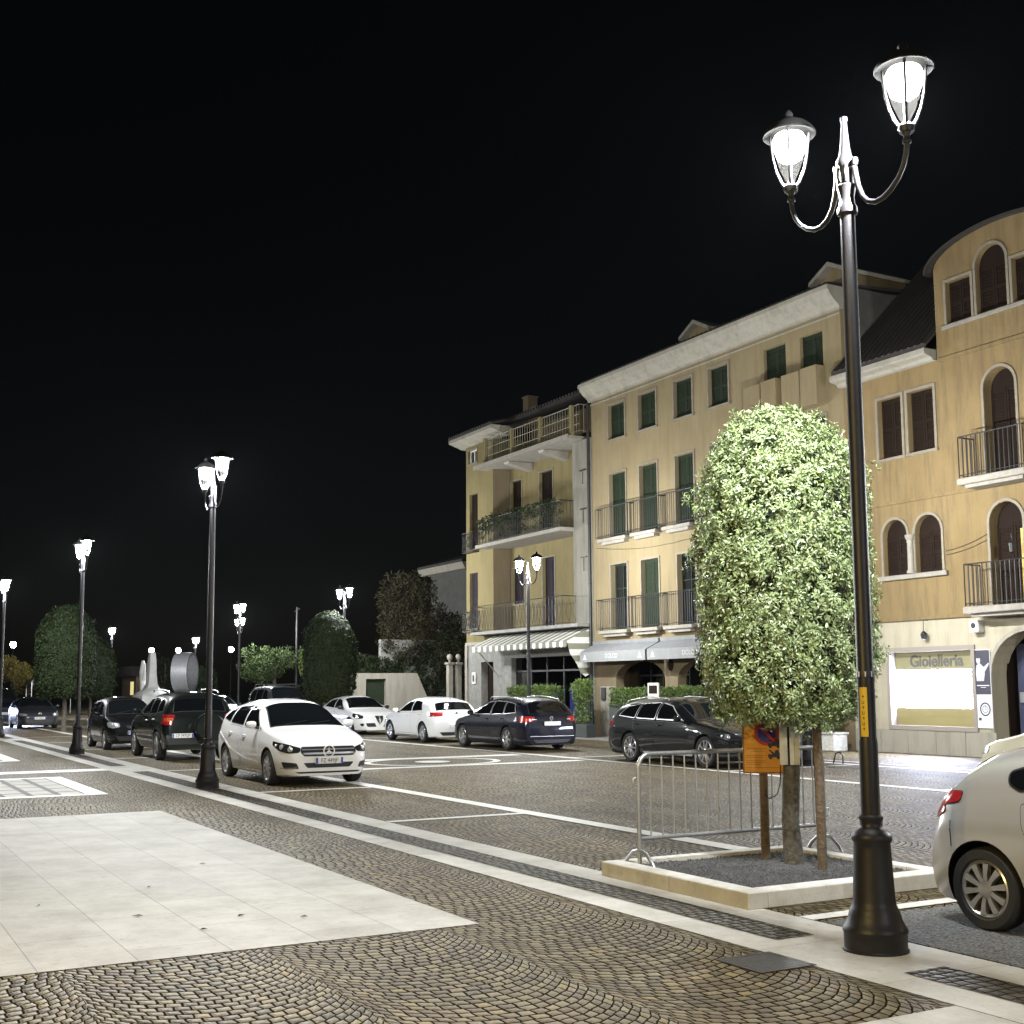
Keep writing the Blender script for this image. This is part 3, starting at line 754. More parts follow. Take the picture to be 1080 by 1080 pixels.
# striped awning
aw = thing('striped_awning', 'green and cream striped awning with scalloped edge over the far shop front', 'awning', 48.0, 24.3)
NS = 30; xa, xb = 2.6, 10.05
mats2 = ['white_board', 'shutter_green']
mat('stripe_dark', (.17, .17, .13), .85); mats2 = ['white_board', 'stripe_dark']
mb = MB()
for i in range(NS):
    x0 = xa+(xb-xa)*i/NS; x1 = xa+(xb-xa)*(i+1)/NS; mb.mi = i % 2
    mb.prism_x([(-.02, 3.88), (-1.05, 3.42), (-1.05, 3.40), (-.02, 3.86)], x0, x1)
mb.build('canopy', mats2, aw)
mb = MB()
for i in range(NS):
    x0 = xa+(xb-xa)*i/NS; x1 = xa+(xb-xa)*(i+1)/NS; mb.mi = i % 2
    mb.prism([(x0, 3.41), (x1, 3.41), (x1, 3.22)] + [(x1-(x1-x0)*k/6, 3.22-.05*math.sin(math.pi*k/6)) for k in range(1, 6)] + [(x0, 3.22)], -1.062, -1.054)
mb.build('valance', mats2, aw)
mb = MB(); prof = [(-1.05, 3.40), (-.92, 2.95), (-.62, 2.55), (-.50, 2.28), (-.28, 2.12), (-.06, 2.22), (-.02, 3.86)]
for i in range(9):
    z0 = 2.0+i*.22; mb.mi = i % 2
    v, f = tri(prof)
    pr = [p for p in prof]
    # clip the cheek in bands of stripes
    def clip(poly, zc, keep):
        out = []
        for k in range(len(poly)):
            a, b = poly[k], poly[(k+1) % len(poly)]
            ia, ib = (a[1] >= zc) == keep, (b[1] >= zc) == keep
            if ia: out.append(a)
            if ia != ib:
                u = (zc-a[1])/(b[1]-a[1]); out.append((a[0]+(b[0]-a[0])*u, zc))
        return out
    q = clip(clip(prof, z0, True), z0+.22, False)
    if len(q) > 2: mb.prism_x(q, xb-.006, xb+.006)
mb.build('side_curtain', mats2, aw)
mb = MB(); mb.tube([(3.0, -.03, 2.2), (2.75, -1.02, 3.4)], .02, 6); mb.tube([(9.9, -.03, 2.4), (9.95, -1.0, 3.4)], .02, 6); mb.tube([(xa, -1.045, 3.4), (xb, -1.045, 3.4)], .022, 6)
mb.build('awning_arm', 'galvanised', aw)
# blue panel added for its glow behind the shop glass, wall lamp, plaque by the far door
sc_ = thing('blue_glow_panel', 'glowing blue upright panel added inside the far shop window', 'glow panel', 48-8.3, 24.3+.55, .12)
mb = MB(); mb.bbox(-.75, .55, 0, .10, 0, 2.1, .02); mb.build('panel_back', 'black_plastic', sc_)
mb = MB(); mb.box(-.68, .48, -.006, -.002, .08, 1.6); mb.build('display', 'lit_blue', sc_)
wl2 = thing('wall_notice', 'small pale framed notice on the pier beside the far door', 'notice', 48-.75, 24.27, 1.9)
mb = MB(); mb.bbox(-.16, .16, -.03, .02, 0, .5, .008); mb.build('board', 'white_board', wl2)
mb = MB(); mb.box(-.09, .09, -.036, -.031, .1, .38); mb.build('notice_sheet', 'sign_dark', wl2)

# ================================================================== long house with green shutters
b2 = thing('shuttered_house', 'long pale ochre house with green shutters, tall doors and coved white cornice', 'house', 37.75, 24.3)
XW = 12.9
w3 = [(1.17, 2.19), (3.06, 4.08), (5.12, 6.10), (6.98, 7.96)]
op3 = [rect(a, b, 10.58, 11.84) for a, b in w3] + [rect(9.65, 10.63, 9.85, 11.82), rect(11.24, 12.18, 9.85, 11.80)]
op2 = [rect(a, b, 7.02, 9.33) for a, b in w3] + [rect(9.6, 10.6, 7.02, 9.33), rect(11.2, 12.2, 7.02, 9.33)]
op1 = [rect(a, b, 3.74, 6.05) for a, b in w3] + [rect(9.6, 10.6, 3.74, 6.05), rect(11.2, 12.2, 3.74, 6.05)]
mb = MB(); panel(mb, rect(0, XW, 3.05, 12.28), op3+op2+op1, 0, .3); mb.build('wall', 'ochre_mid', b2)
mb = MB(); mb.box(0, XW, .3, 9, 3.1, 12.28); mb.box(0, .02, .3, 9, 0, 3.1); mb.box(0, XW, 1.5, 9, 0, 3.1); mb.build('side_walls', 'ochre_mid', b2)
mb = MB(); mb.box(XW-.001, XW+.012, .32, 9, 10.0, 12.9); mb.build('end_wall_shade', 'dark_house', b2)  # dark sheet added over the lamplit side wall, shade put into its colour
for i, p in enumerate(op3): window(b2, p, 'shutter', 'shutter_green', .09 if i < 4 else .0, .13, sill=i < 4)
for i, p in enumerate(op2): window(b2, p, 'shutter', 'shutter_green', .08, .14, name='balcony_door', sill=False)
for i, p in enumerate(op1):
    if i in (0, 2, 4): window(b2, p, 'pane', 'shutter_green', .08, .2, name='balcony_door', sill=False)
    else: window(b2, p, 'shutter', 'shutter_green', .08, .14, name='balcony_door', sill=False)
for (a, b) in ((.60, 2.62), (2.66, 4.42), (4.50, 6.30), (6.36, 8.4), (9.1, 11.0)):
    for zb in (7.0, 3.72):
        mb = MB(); mb.bbox(a+.12, b-.12, -.30, 0, zb-.12, zb, .012); mb.box(a+.3, b-.3, -.22, 0, zb-.22, zb-.12)
        bal = mb.build('balcony', 'trim_stone', b2)
        railing(bal, a, b, -.27, 0, zb+.02, zb+1.10, .115, 'straight', rad=.010)
for x0 in (9.08, 10.78):
    mb = MB()
    mb.bbox(x0, x0+.74, -.36, 0, 9.62, 10.72, .01); mb.bbox(x0+.80, x0+1.46, -.36, 0, 9.62, 10.74, .01)
    mb.build('window_parapet', 'ochre_mid', b2)
mb = MB(); prof = [(0, 12.22), (-.06, 12.22), (-.07, 12.28), (-.14, 12.36), (-.26, 12.44), (-.40, 12.58), (-.46, 12.70), (-.50, 12.72), (-.50, 12.84), (.3, 12.84), (.3, 12.22)]
mb.prism_x(prof, -.12, XW+.05); mb.box(-.02, XW, -.03, 0, 12.08, 12.12); mb.build('cornice', 'white_plaster', b2)
mb = MB(); pitched(mb, -.1, XW-.02, -.40, 12.94, 5, 13.35, 9.4, .08); tiles(mb, -.1, XW-.05, -.36, 12.90, 5, 13.32); rf = mb.build('roof', 'roof_tile', b2)
for x in (5.57, 11.95):
    mb = MB(); mb.prism([(x-.62, 12.9), (x+.62, 12.9), (x+.62, 13.50), (x, 13.80), (x-.62, 13.50)], .75, 3); 
    mb.box(x-.25, x+.25, .72, .74, 12.98, 13.3)
    dm = mb.build('dormer', 'ochre_mid', rf)
    mb = MB(); mb.prism([(x-.80, 13.42), (x, 13.81), (x+.80, 13.42), (x+.80, 13.54), (x, 13.95), (x-.80, 13.54)], .50, 3); mb.build('dormer_roof', 'white_plaster', dm)
# ground floor arcade
arcs = [arch(1.36, 4.28, .02, 2.62, .62), arch(4.98, 8.0, .02, 2.62, .62), arch(8.9, 11.9, .02, 2.62, .62)]
mb = MB(); panel(mb, rect(0, XW, 0, 3.05), arcs, .003, .34); mb.build('arcade_wall', 'brown_plaster', b2)
mb = MB(); mb.box(0, XW, .35, 1.4, 2.75, 3.05); mb.build('arcade_ceiling', 'grey_plaster', b2)
mb = MB(); mb.bbox(.42, 1.34, -.05, .0, .58, 1.76, .008); mb.bbox(.40, 1.36, -.04, 0, 0, .57, .008); mb.build('stone_cladding', 'white_plaster', b2)
mb = MB(); mb.bbox(.55, .80, -.12, -.05, 1.28, 1.72, .01); mb.build('letter_box', 'black_plastic', b2)
for k, (a, b) in enumerate(((1.3, 4.3), (4.9, 8.1), (8.8, 12.0))):
    f = MB(); n = 4
    for i in range(n+1): x = a+(b-a)*i/n; f.box(x-.03, x+.03, 1.0, 1.06, .02, 2.74)
    f.box(a, b, 1.0, 1.065, 2.1, 2.16); f = f.build('shop_window', 'black_plastic', b2)
    mb = MB(); mb.box(a, b, 1.03, 1.034, .05, 2.74); mb.build('pane', 'shop_glass', f)
    mb = MB(); mb.box(a, b, 1.40, 1.44, .0, 2.74); mb.build('interior_wall', 'curtain_dark', f)
mb = MB(); mb.lathe([(0, 0), (.145, 0), (.15, .015), (.12, .03), (0, .03)], (0, 0, 0), 24, 'y')
o = mb.build('oval_medallion', 'shutter_brown', b2, 40); o.scale = (1, 1, 1.35); o.location = (4.62, -.03, 2.45)
# bright drinks shelves seen through the second arch
sh = thing('bottle_shelf', 'brightly lit bottle shelf seen through the right hand arch beneath the grey awning', 'shelf', 37.75-7.05, 24.3+1.15, 0)
mb = MB(); mb.bbox(-.75, .75, 0, .2, 0, 2.35, .01); mb.build('cabinet', 'black_plastic', sh)
mb = MB(); mb.box(-.68, .68, -.012, -.004, 1.05, 2.3); mb.build('light_panel', 'shop_interior', sh)
mb = MB()
for z in (1.05, 1.36, 1.67, 1.98): mb.box(-.7, .7, -.15, -.012, z, z+.025)
mb.build('shelf_board', 'black_plastic', sh)
for z in (1.075, 1.385, 1.695, 2.005):
    x = -.6
    while x < .6:
        h = random.uniform(.14, .23); r_ = random.uniform(.025, .04)
        mb = MB(); mb.lathe([(0, 0), (r_, 0), (r_, h*.6), (r_*.4, h*.75), (r_*.35, h), (0, h)], (0, 0, 0), 10)
        o = mb.build('bottle', random.choice(['black_plastic', 'lens_orange', 'poster_grey', 'shutter_green']), sh, 40); o.location = (x, -.085, z); x += random.uniform(.10, .17)
# awnings with lettering
def awning(x0, x1, label, words):
    a = thing('shop_awning', label, 'awning', 37.75, 24.3, group='grey shop awnings on the long house')
    mb = MB(); mb.prism_x([(-.02, 3.30), (-.68, 2.98), (-.68, 2.955), (-.02, 3.27)], x0, x1)
    mb.prism_x([(-.02, 3.36), (-.16, 3.36), (-.16, 3.24), (-.02, 3.24)], x0, x1); mb.build('canopy', 'awning_grey', a)
    mb = MB(); mb.box(x0, x1, -.70, -.685, 2.62, 2.97); v = mb.build('valance', 'awning_valance', a)
    mb = MB(); mb.tube([(x0+.3, -.05, 2.95), (x0+.35, -.66, 2.93)], .022, 6); mb.tube([(x1-.3, -.05, 2.95), (x1-.35, -.66, 2.93)], .022, 6); mb.build('awning_arm', 'galvanised', a)
    text_mesh('lettering', words, .22, face_front((x0+x1)/2, -.704, 2.80), 'letter_pale', v, .003)
    for x in (x0+.32, x1-.32):
        mb = MB()
        mb.prism([(x-.12, 2.70), (x+.12, 2.70), (x+.12, 2.73), (x+.07, 2.76), (x+.055, 2.84), (x, 2.90), (x-.055, 2.84), (x-.07, 2.76), (x-.12, 2.73)], -.707, -.701)
        mb.build('bell_emblem', 'letter_pale', v)
    return a
awning(.12, 4.16, 'grey shop awning above the left arch, next to the striped awning', 'DOLCO')
awning(4.26, 8.9, 'grey shop awning above the right arch, partly hidden by the bright tree', 'DOLCO')

# ================================================================== house with the arched gable
b3 = thing('arched_gable_house', 'orange ochre house with arched windows, curved gable and jeweller shop front', 'house', 24.85, 24.3)
XR = 10.2
def S(s): return 24.85-s
op = []
twin2 = [rect(S(23.58), S(22.76), 7.70, 9.30), rect(S(22.54), S(21.68), 7.70, 9.30)]
ar2 = arch(S(20.12), S(19.22), 6.73, 9.33); ar1 = arch(S(20.14), S(19.2), 3.60, 6.06)
tw1 = [arch(S(23.57), S(22.74), 4.58, 6.04), arch(S(22.47), S(21.62), 4.58, 6.04)]
far = [rect(S(17.6), S(16.8), 7.70, 9.30), arch(S(17.6), S(16.75), 4.58, 6.04)]
mb = MB(); panel(mb, rect(0, XR, 3.42, 9.95), twin2+[ar2, ar1]+tw1+far, 0, .3); mb.build('wall', 'ochre_right', b3)
# gable
gx0, gx1 = S(21.5), S(17.5); gc = (gx0+gx1)/2
gab = [(gx0, 9.95), (gx1, 9.95), (gx1, 12.26)] + [(gc+(gx1-gc)*math.cos(R(a)), 12.26+.66*math.sin(R(a))) for a in range(8, 173, 8)] + [(gx0, 12.26)]
ga = [rect(S(21.12), S(20.35), 10.76, 11.84), arch(S(20.18), S(19.29), 10.76, 12.40), rect(S(19.12), S(18.35), 10.76, 11.84)]
mb = MB(); panel(mb, gab, ga, -.004, .3); mb.prism_x([(.3, 9.95), (5, 9.95), (5, 12.4), (.3, 12.4)], gx0, gx1); g_ = mb.build('gable', 'ochre_right', b3)
mb = MB()
arcp = [(gc+(gx1-gc+.20)*math.cos(R(a)), 12.22+.76*math.sin(R(a))) for a in range(0, 181, 6)]
arci = [(gc+(gx1-gc+.16)*math.cos(R(a)), 12.15+.765*math.sin(R(a))) for a in range(0, 181, 6)]
for i in range(len(arcp)-1):
    mb.prism([arcp[i], arcp[i+1], arci[i+1], arci[i]], -.16, 5)
mb.build('gable_roof', 'roof_tile', g_)
for i, p in enumerate(ga): window(b3, p, 'shutter', 'shutter_brown', .09, .14, -.004, sill=False)
mb = MB(); mb.bbox(S(21.28), S(18.2), -.07, -.005, 10.64, 10.74, .01); mb.build('window_sill', 'trim_stone', b3)
for p in twin2: window(b3, p, 'shutter', 'shutter_brown', .10, .15)
for p in (ar2, ar1): window(b3, p, 'shutter', 'shutter_brown', .09, .26, name='balcony_door', sill=False)
for p in tw1: window(b3, p, 'shutter', 'shutter_brown', .09, .14, sill=False)
for p in far: window(b3, p, 'shutter', 'shutter_brown', .09, .14)
mb = MB(); mb.bbox(S(23.75), S(21.45), -.10, -.002, 4.45, 4.575, .012); mb.build('window_sill', 'trim_stone', b3)
xm = (S(22.74)+S(22.47))/2
mb = MB(); mb.lathe([(.115, 4.58), (.115, 4.64), (.085, 4.68), (.08, 5.36), (.095, 5.40), (.085, 5.44), (.13, 5.52), (.13, 5.58), (0, 5.58)], (xm, -.06, 0), 20); mb.build('column', 'trim_stone', b3, 40)
for zb in (6.68, 3.58):
    mb = MB(); mb.bbox(S(20.55), S(18.6), -.62, 0, zb-.16, zb, .02); mb.box(S(20.4), S(18.75), -.5, 0, zb-.24, zb-.16)
    bal = mb.build('balcony', 'trim_stone', b3)
    railing(bal, S(20.5), S(18.65), -.56, 0, zb+.02, zb+1.02, .125, 'straight', rad=.014)
mb = MB(); mb.box(S(21.45), XR, -.05, -.001, 9.86, 9.95); mb.box(0, XR, -.05, -.001, 6.44, 6.52); mb.box(0, XR, -.06, -.001, 3.38, 3.46); mb.build('string_course', 'ochre_right', b3)
mb = MB(); mb.prism_x([(0, 9.93), (-.10, 9.95), (-.18, 10.02), (-.36, 10.06), (-.42, 10.10), (-.42, 10.22), (.3, 10.22), (.3, 9.93)], -.08, S(21.55)); mb.build('cornice', 'white_plaster', b3)
mb = MB(); pitched(mb, -.02, gx0, -.40, 10.34, 3.4, 14.0, 8, .1); tiles(mb, 0, gx0, -.36, 10.30, 3.4, 13.97)
pitched(mb, gx1, XR, -.40, 10.34, 4.5, 13.1, 9, .1); mb.prism_x([(4, 12.6), (6, 13.1), (9, 10.3), (4, 10.3)], gx0, gx1); mb.build('roof', 'roof_tile', b3)
mb = MB(); mb.prism_x([(.3, 3), (.3, 10.2), (3.4, 13.7), (7.9, 10.2), (8.9, 10.2), (8.9, 0), (1.6, 0), (1.6, 3)], -.001, .3); mb.box(.3, XR, .3, 9, 3.4, 9.95); mb.box(.3, XR, 1.6, 9, 0, 3.4); mb.build('side_walls', 'ochre_right', b3)
# ground floor
dr = arch(S(20.3), S(18.1), .02, 2.98, 1.0)
shop = rect(S(23.55), S(20.82), .66, 2.64)
mb = MB(); panel(mb, rect(0, XR, 0, 3.38), [dr, shop], .003, .55); mb.build('ground_floor_wall', 'cream_plaster', b3)
mb = MB()
for i in range(5): x = .02+i*.92; mb.bbox(x, x+.91, -.03, .002, 0, .60, .005)
mb.build('plinth', 'white_plaster', b3)
mb = MB(); ring(mb, inset(dr, -.10), inset(dr, -.002), -.02, .02)
mb.build('door_surround', 'white_plaster', b3)
mb = MB()
mb.box(S(20.32), S(20.26), .5, 1.4, 0, 3.0)
mb.box(S(20.28), S(18.1), 1.40, 1.44, 0, 3.1); dd = mb.build('entrance', 'shutter_brown', b3)
mb = MB()
for i in range(30): z = .2+i*.09; mb.box(S(19.75), S(18.2), 1.355, 1.375, z, z+.055)
for i in range(12): x = S(19.75)+i*.13; mb.box(x, x+.02, 1.345, 1.356, .2, 2.9)
mb.build('roller_grille', 'galvanised', dd)
mb = MB(); mb.bbox(S(20.08), S(19.8), .62, .72, 0.02, 2.7, .01); dl = mb.build('door', 'sign_dark', b3)
mb = MB(); mb.bbox(S(20.02), S(19.9), .585, .62, 1.3, 1.55, .008); mb.build('keypad', 'galvanised', dl)
# shop window
fx0, fx1 = S(23.55), S(20.82)
mb = MB(); ring(mb, inset(rect(fx0, fx1, .66, 2.64), -.06), rect(fx0+.05, fx1-.05, .71, 2.58), -.05, .25); sw = mb.build('shop_window', 'shop_frame', b3)
mb = MB(); mb.box(fx0+.05, fx1-.05, .22, .25, 1.16, 2.12); mb.build('display', 'shop_light', sw)
mb = MB(); mb.box(fx0+.05, fx1-.05, .19, .25, 2.121, 2.60); hd = mb.build('header_panel', 'shop_header', sw)
mb = MB(); mb.box(fx0+.05, fx1-.05, .18, .25, .70, 1.159); mb.build('lower_panel', 'shop_lower', sw)
text_mesh('lettering', 'Gioielleria', .42, face_front((fx0+fx1)/2+.02, .186, 2.33), 'letter_grey', hd, .006, .98, bold=.011)
mb = MB(); mb.box(fx0+.05, fx1-.05, .04, .048, .71, 2.58); mb.build('pane', glassmat('clear_glass', (.97, .98, .98), .03, True), sw)
for z0, z1 in ((5.05, 5.35), (4.95, 5.22)):
    mb = MB(); mb.tube([(S(21.5)+k*.165, -.02, z0+(z1-z0)*k/8-.05*math.sin(math.pi*k/8)) for k in range(9)], .006, 5); mb.build('wall_cable', 'black_plastic', b3)
mb = MB(); mb.tube([(.3+k*.9, -.03, 6.75-.10*k+.012*k*k-.1*math.sin(math.pi*k/9)) for k in range(10)], .007, 5); mb.build('wall_cable', 'black_plastic', b2)
# poster board
po = thing('poster_board', 'tall poster board with portrait above a watch, right of the jeweller window', 'poster', 20.78, 24.3-.03, .70)
mb = MB(); mb.box(0, .46, 0, .028, 0, 1.88); mb.build('backing', 'poster_light', po)
mb = MB(); mb.box(.012, .448, -.004, -.001, .80, 1.86); mb.build('upper_print', 'poster_dark', po)
mb = MB()
mb.prism(ellipse(.12, 1.62, .062, .088, 20), -.007, -.0045)
mb.prism([(.06, 1.50), (.16, 1.55), (.27, 1.46), (.30, 1.30), (.26, 1.12), (.05, 1.12), (.03, 1.3)], -.0065, -.0045)
mb.prism([(.22, 1.42), (.42, 1.56), (.44, 1.53), (.30, 1.34)], -.008, -.0066)
mb.build('portrait', 'poster_grey', po)
mb = MB(); mb.prism(ellipse(.125, 1.71, .075, .045, 16), -.0085, -.0075); mb.build('portrait_hair', 'poster_dark', po)
mb = MB(); mb.box(.05, .41, -.006, -.0045, 1.005, 1.025); mb.box(.16, .31, -.006, -.0045, .965, .975); mb.build('caption', 'poster_light', po)
mb = MB(); ring(mb, ellipse(.26, .45, .155, .165, 28), ellipse(.26, .45, .12, .13, 28), -.005, -.001); ring(mb, ellipse(.26, .45, .085, .09, 24), ellipse(.26, .45, .072, .077, 24), -.005, -.001)
mb.box(.255, .265, -.0055, -.001, .45, .53); mb.box(.26, .31, -.0055, -.001, .445, .455); mb.box(.06, .14, -.0045, -.001, .18, .25); mb.build('watch_print', 'poster_dark', po)
# wall fittings
ac = thing('alarm_box', 'small pale alarm box on the wall between the lower balcony and the arched doorway', 'alarm box', 20.58, 24.3, 2.98)
mb = MB(); mb.bbox(-.15, .12, -.22, 0, 0, .30, .02); mb.build('case', 'white_board', ac)
mb = MB(); mb.lathe([(0, -.01), (.06, -.01), (.07, .0), (.05, .012), (0, .012)], (-.02, -.225, .17), 16, 'y'); mb.build('siren', 'black_plastic', ac, 40)
hl_ = thing('wall_lantern', 'unlit small lantern hanging on the cream wall above the jeweller window', 'lantern', 22.2, 24.3, 2.86)
mb = MB(); mb.tube([(0, 0, .5), (0, -.16, .5), (0, -.16, .24)], .009, 6); mb.build('bracket', 'wrought_iron', hl_)
mb = MB(); mb.lathe([(0, .24), (.03, .22), (.075, .17), (.085, .15), (.06, .03), (.02, 0), (0, 0)], (0, -.16, 0), 8); mb.build('lantern_body', 'wrought_iron', hl_)
hl2 = thing('balcony_lantern', 'lit yellow lantern hanging inside the arched balcony door above the poster', 'lantern', 19.44, 24.3, 4.7)
mb = MB(); mb.box(.0, .12, .19, .22, -1.0, .70); mb.build('curtain', 'lit_yellow', hl2)
mb = MB(); mb.tube([(0, .02, .55), (0, -.14, .55), (0, -.14, .4)], .01, 6); mb.lathe([(0, .4), (.07, .33), (.05, .12), (0, .1)], (0, -.14, 0), 8); mb.build('lantern_body', 'wrought_iron', hl2)
# ------------------------------------------------------------------ street lamps
bulb_light = bpy.data.lights.new('lantern_light', 'POINT'); bulb_light.energy = LAMP_W; bulb_light.color = LAMP_COL; bulb_light.shadow_soft_size = .06
warm_light = bpy.data.lights.new('lantern_light_warm', 'POINT'); warm_light.energy = LAMP_W*1.25; warm_light.color = WARM_COL; warm_light.shadow_soft_size = .07
def make_lamp(label, s, t, h=0, n=28):
    L_ = thing('street_lamp', label, 'street lamp', s, t, .004, group='twin lantern street lamps')
    mb = MB()
    mb.lathe([(0, 0), (.215, 0), (.215, .012), (.205, .02), (.205, .115), (.212, .125), (.212, .14), (.195, .165), (.178, .20), (.168, .235), (.166, .25), (.150, .28), (.143, .30),
              (.138, .33), (.122, .66), (.120, .70), (.132, .715), (.134, .74), (.126, .76), (.095, .785), (.078, .80), (.072, .84), (.080, .85), (.080, .87), (.062, .885)], n=n)
    mb.build('base', 'iron_dark', L_, 50)
    mb = MB()
    mb.lathe([(.064, .88), (.064, 1.36), (.061, 1.38), (.058, 1.40), (.058, 1.80), (.059, 1.80), (.059, 1.83), (.056, 1.84), (.052, 5.08)], n=n)
    mb.build('pole', 'iron_dark', L_, 50)
    mb = MB()
    mb.lathe([(.055, 5.05), (.072, 5.06), (.072, 5.10), (.056, 5.13), (.052, 5.18), (.064, 5.24), (.070, 5.26), (.050, 5.28), (.050, 5.40), (.066, 5.42), (.066, 5.45), (.045, 5.49), (.034, 5.56), (.020, 5.74), (.026, 5.755), (.026, 5.775), (0, 5.79)], n=20)
    for k in range(4):
        a = math.pi/4+k*math.pi/2; mb.tube([(.055*math.cos(a), .055*math.sin(a), 5.28), (.06*math.cos(a), .06*math.sin(a), 5.34), (.055*math.cos(a), .055*math.sin(a), 5.41)], .010, 6)
    mb.build('finial', 'iron_dark', L_, 50)
    for sgn in (-1, 1):
        mb = MB(); pts = []
        # arm springs from the collar, swings down and out and rises to the lantern
        ctrl = [(.05, 5.38), (.085, 5.375), (.097, 5.30), (.115, 5.22), (.15, 5.14), (.20, 5.085), (.27, 5.055), (.34, 5.06), (.41, 5.09), (.48, 5.145), (.53, 5.21), (.56, 5.29), (.57, 5.36), (.57, 5.42)]
        for x, z in ctrl: pts.append((sgn*x, 0, z))
        mb.tube(pts, [.020]*4+[.0185]*5+[.017]*5, 8)
        mb.lathe([(.022, 5.35), (.03, 5.36), (.03, 5.375), (.022, 5.39), (.022, 5.41), (.03, 5.42), (.03, 5.43), (0, 5.44)], (sgn*.57, 0, 0), 12)
        mb.lathe([(.0, 5.43), (.022, 5.42), (.026, 5.40), (.02, 5.37), (0, 5.365)], (sgn*.088, 0, .02), 10)
        arm = mb.build('arm', 'iron_dark', L_, 50)
        cx = sgn*.57
        mb = MB()
        mb.lathe([(0, 5.43), (.048, 5.43), (.054, 5.45), (.054, 5.475), (.04, 5.485), (0, 5.485)], (cx, 0, 0), 16)
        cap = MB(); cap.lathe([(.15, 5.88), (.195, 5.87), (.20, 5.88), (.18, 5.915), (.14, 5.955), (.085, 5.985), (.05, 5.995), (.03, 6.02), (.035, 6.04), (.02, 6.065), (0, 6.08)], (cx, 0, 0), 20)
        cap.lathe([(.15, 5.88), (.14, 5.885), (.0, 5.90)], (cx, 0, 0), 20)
        for k in range(4):
            a = math.pi/4+k*math.pi/2; pp = []
            for r_, z in ((.045, 5.475), (.072, 5.52), (.102, 5.60), (.124, 5.70), (.136, 5.80), (.142, 5.885)): pp.append((cx+r_*math.cos(a), r_*math.sin(a), z))
            mb.tube(pp, .010, 6)
        lan = mb.build('lantern', 'iron_dark', L_, 50); cap.build('cap', 'cap_shade_black', lan, 50)
        mb = MB(); mb.lathe([(.036, 5.482), (.062, 5.525), (.092, 5.60), (.114, 5.70), (.126, 5.80), (.130, 5.88)], (cx, 0, 0), 20); mb.build('glass', 'lantern_glass', lan, 60)
        mb = MB(); mb.lathe([(0, 5.877), (.105, 5.874), (.122, 5.845), (.116, 5.765), (.092, 5.70), (.05, 5.672), (0, 5.665)], (cx, 0, 0), 16); mb.build('bulb', 'bulb', lan, 60)
        lo = bpy.data.objects.new('lantern_light', bulb_light); col.objects.link(lo); lo.parent = L_; lo.location = (cx, 0, 5.60)
    return L_
lamp0 = make_lamp('nearest twin lantern street lamp, standing right of the bright round tree', 6.20, 6.17)
lamps = [
    (22.2, 6.04, 'tall twin lantern street lamp standing between the black off-roader and the white people carrier'),
    (36.0, 6.15, 'twin lantern street lamp standing in front of the small black hatchback'),
    (50.0, 5.74, 'twin lantern street lamp at the left edge of the photo, beside the parked dark hatchback'),
    (34.6, 19.75, 'twin lantern street lamp in front of the house with roof terrace'),
    (48.3, 18.75, 'twin lantern street lamp rising behind the trimmed tree near the white garden wall'),
    (59.4, 17.6, 'twin lantern street lamp far off above the silver car, upper of two in line'),
    (71.5, 21.2, 'farther twin lantern street lamp whose lanterns show just below those of another lamp'),
    (85.4, 16.6, 'small distant twin lantern lamp above the dark trimmed tree on the left'),
    (99.5, 25.9, 'small distant twin lantern lamp above the ring sculpture'),
    (20.9, 19.0, 'twin lantern street lamp standing hidden behind the bright round tree'),
    (7.0, 19.0, 'twin lantern street lamp by the arched gable house'),
]
for s, t_, lab in lamps:
    c = copy_tree(lamp0); c.location = W(s, t_, .004); c['label'] = lab
c = copy_tree(lamp0); c.location = W(-9.3, 6.15, .004); c['label'] = 'twin lantern street lamp on the stone band behind the viewer'
c = copy_tree(lamp0); c.location = W(2.6, -6.2, .004); c['label'] = 'warm twin lantern street lamp on the paving left of the viewer'
for ch in c.children:
    if ch.type == 'LIGHT': ch.data = warm_light
def sticker(lamp, z0, z1):
    mb = MB()
    mb.lathe([(.0655, z0), (.0655, z1)], n=28); return mb
mb = MB(); a0 = R(-150); pr = []
n = 8
def stk(z0, z1, a_mid, half, rr):
    mb = MB(); vs = []; k = 8
    for i in range(k+1):
        a = a_mid-half+2*half*i/k
        vs += [(rr*math.cos(a), rr*math.sin(a), z0), (rr*math.cos(a), rr*math.sin(a), z1)]
    mb.add(vs, [(2*i, 2*i+2, 2*i+3, 2*i+1) for i in range(k)]); return mb
# direction from the lamp to the viewer in lamp space
vdir = math.atan2(-6.17, 6.20)
st_ = stk(1.40, 1.73, vdir-.35, .45, .0605).build('sticker', 'sticker_yellow', lamp0)
mb = MB()
for i in range(7):
    z = 1.44+i*.036
    for (u0_, u1_, za, zb) in (((-.16, .10, 0, .005), (-.16, -.10, 0, .022), (.05, .10, .0, .022)) if i % 2 else ((-.12, .12, .010, .016), (-.03, .03, 0, .022))):
        q = stk(z+za, z+zb, vdir-.35+(u0_+u1_)/2, (u1_-u0_)/2, .0612); mb.add(q.v, q.f)
mb.build('sticker_marks', 'black_plastic', st_)
stk(1.80, 1.835, 0, math.pi, .0605).build('pole_band', 'galvanised', lamp0)
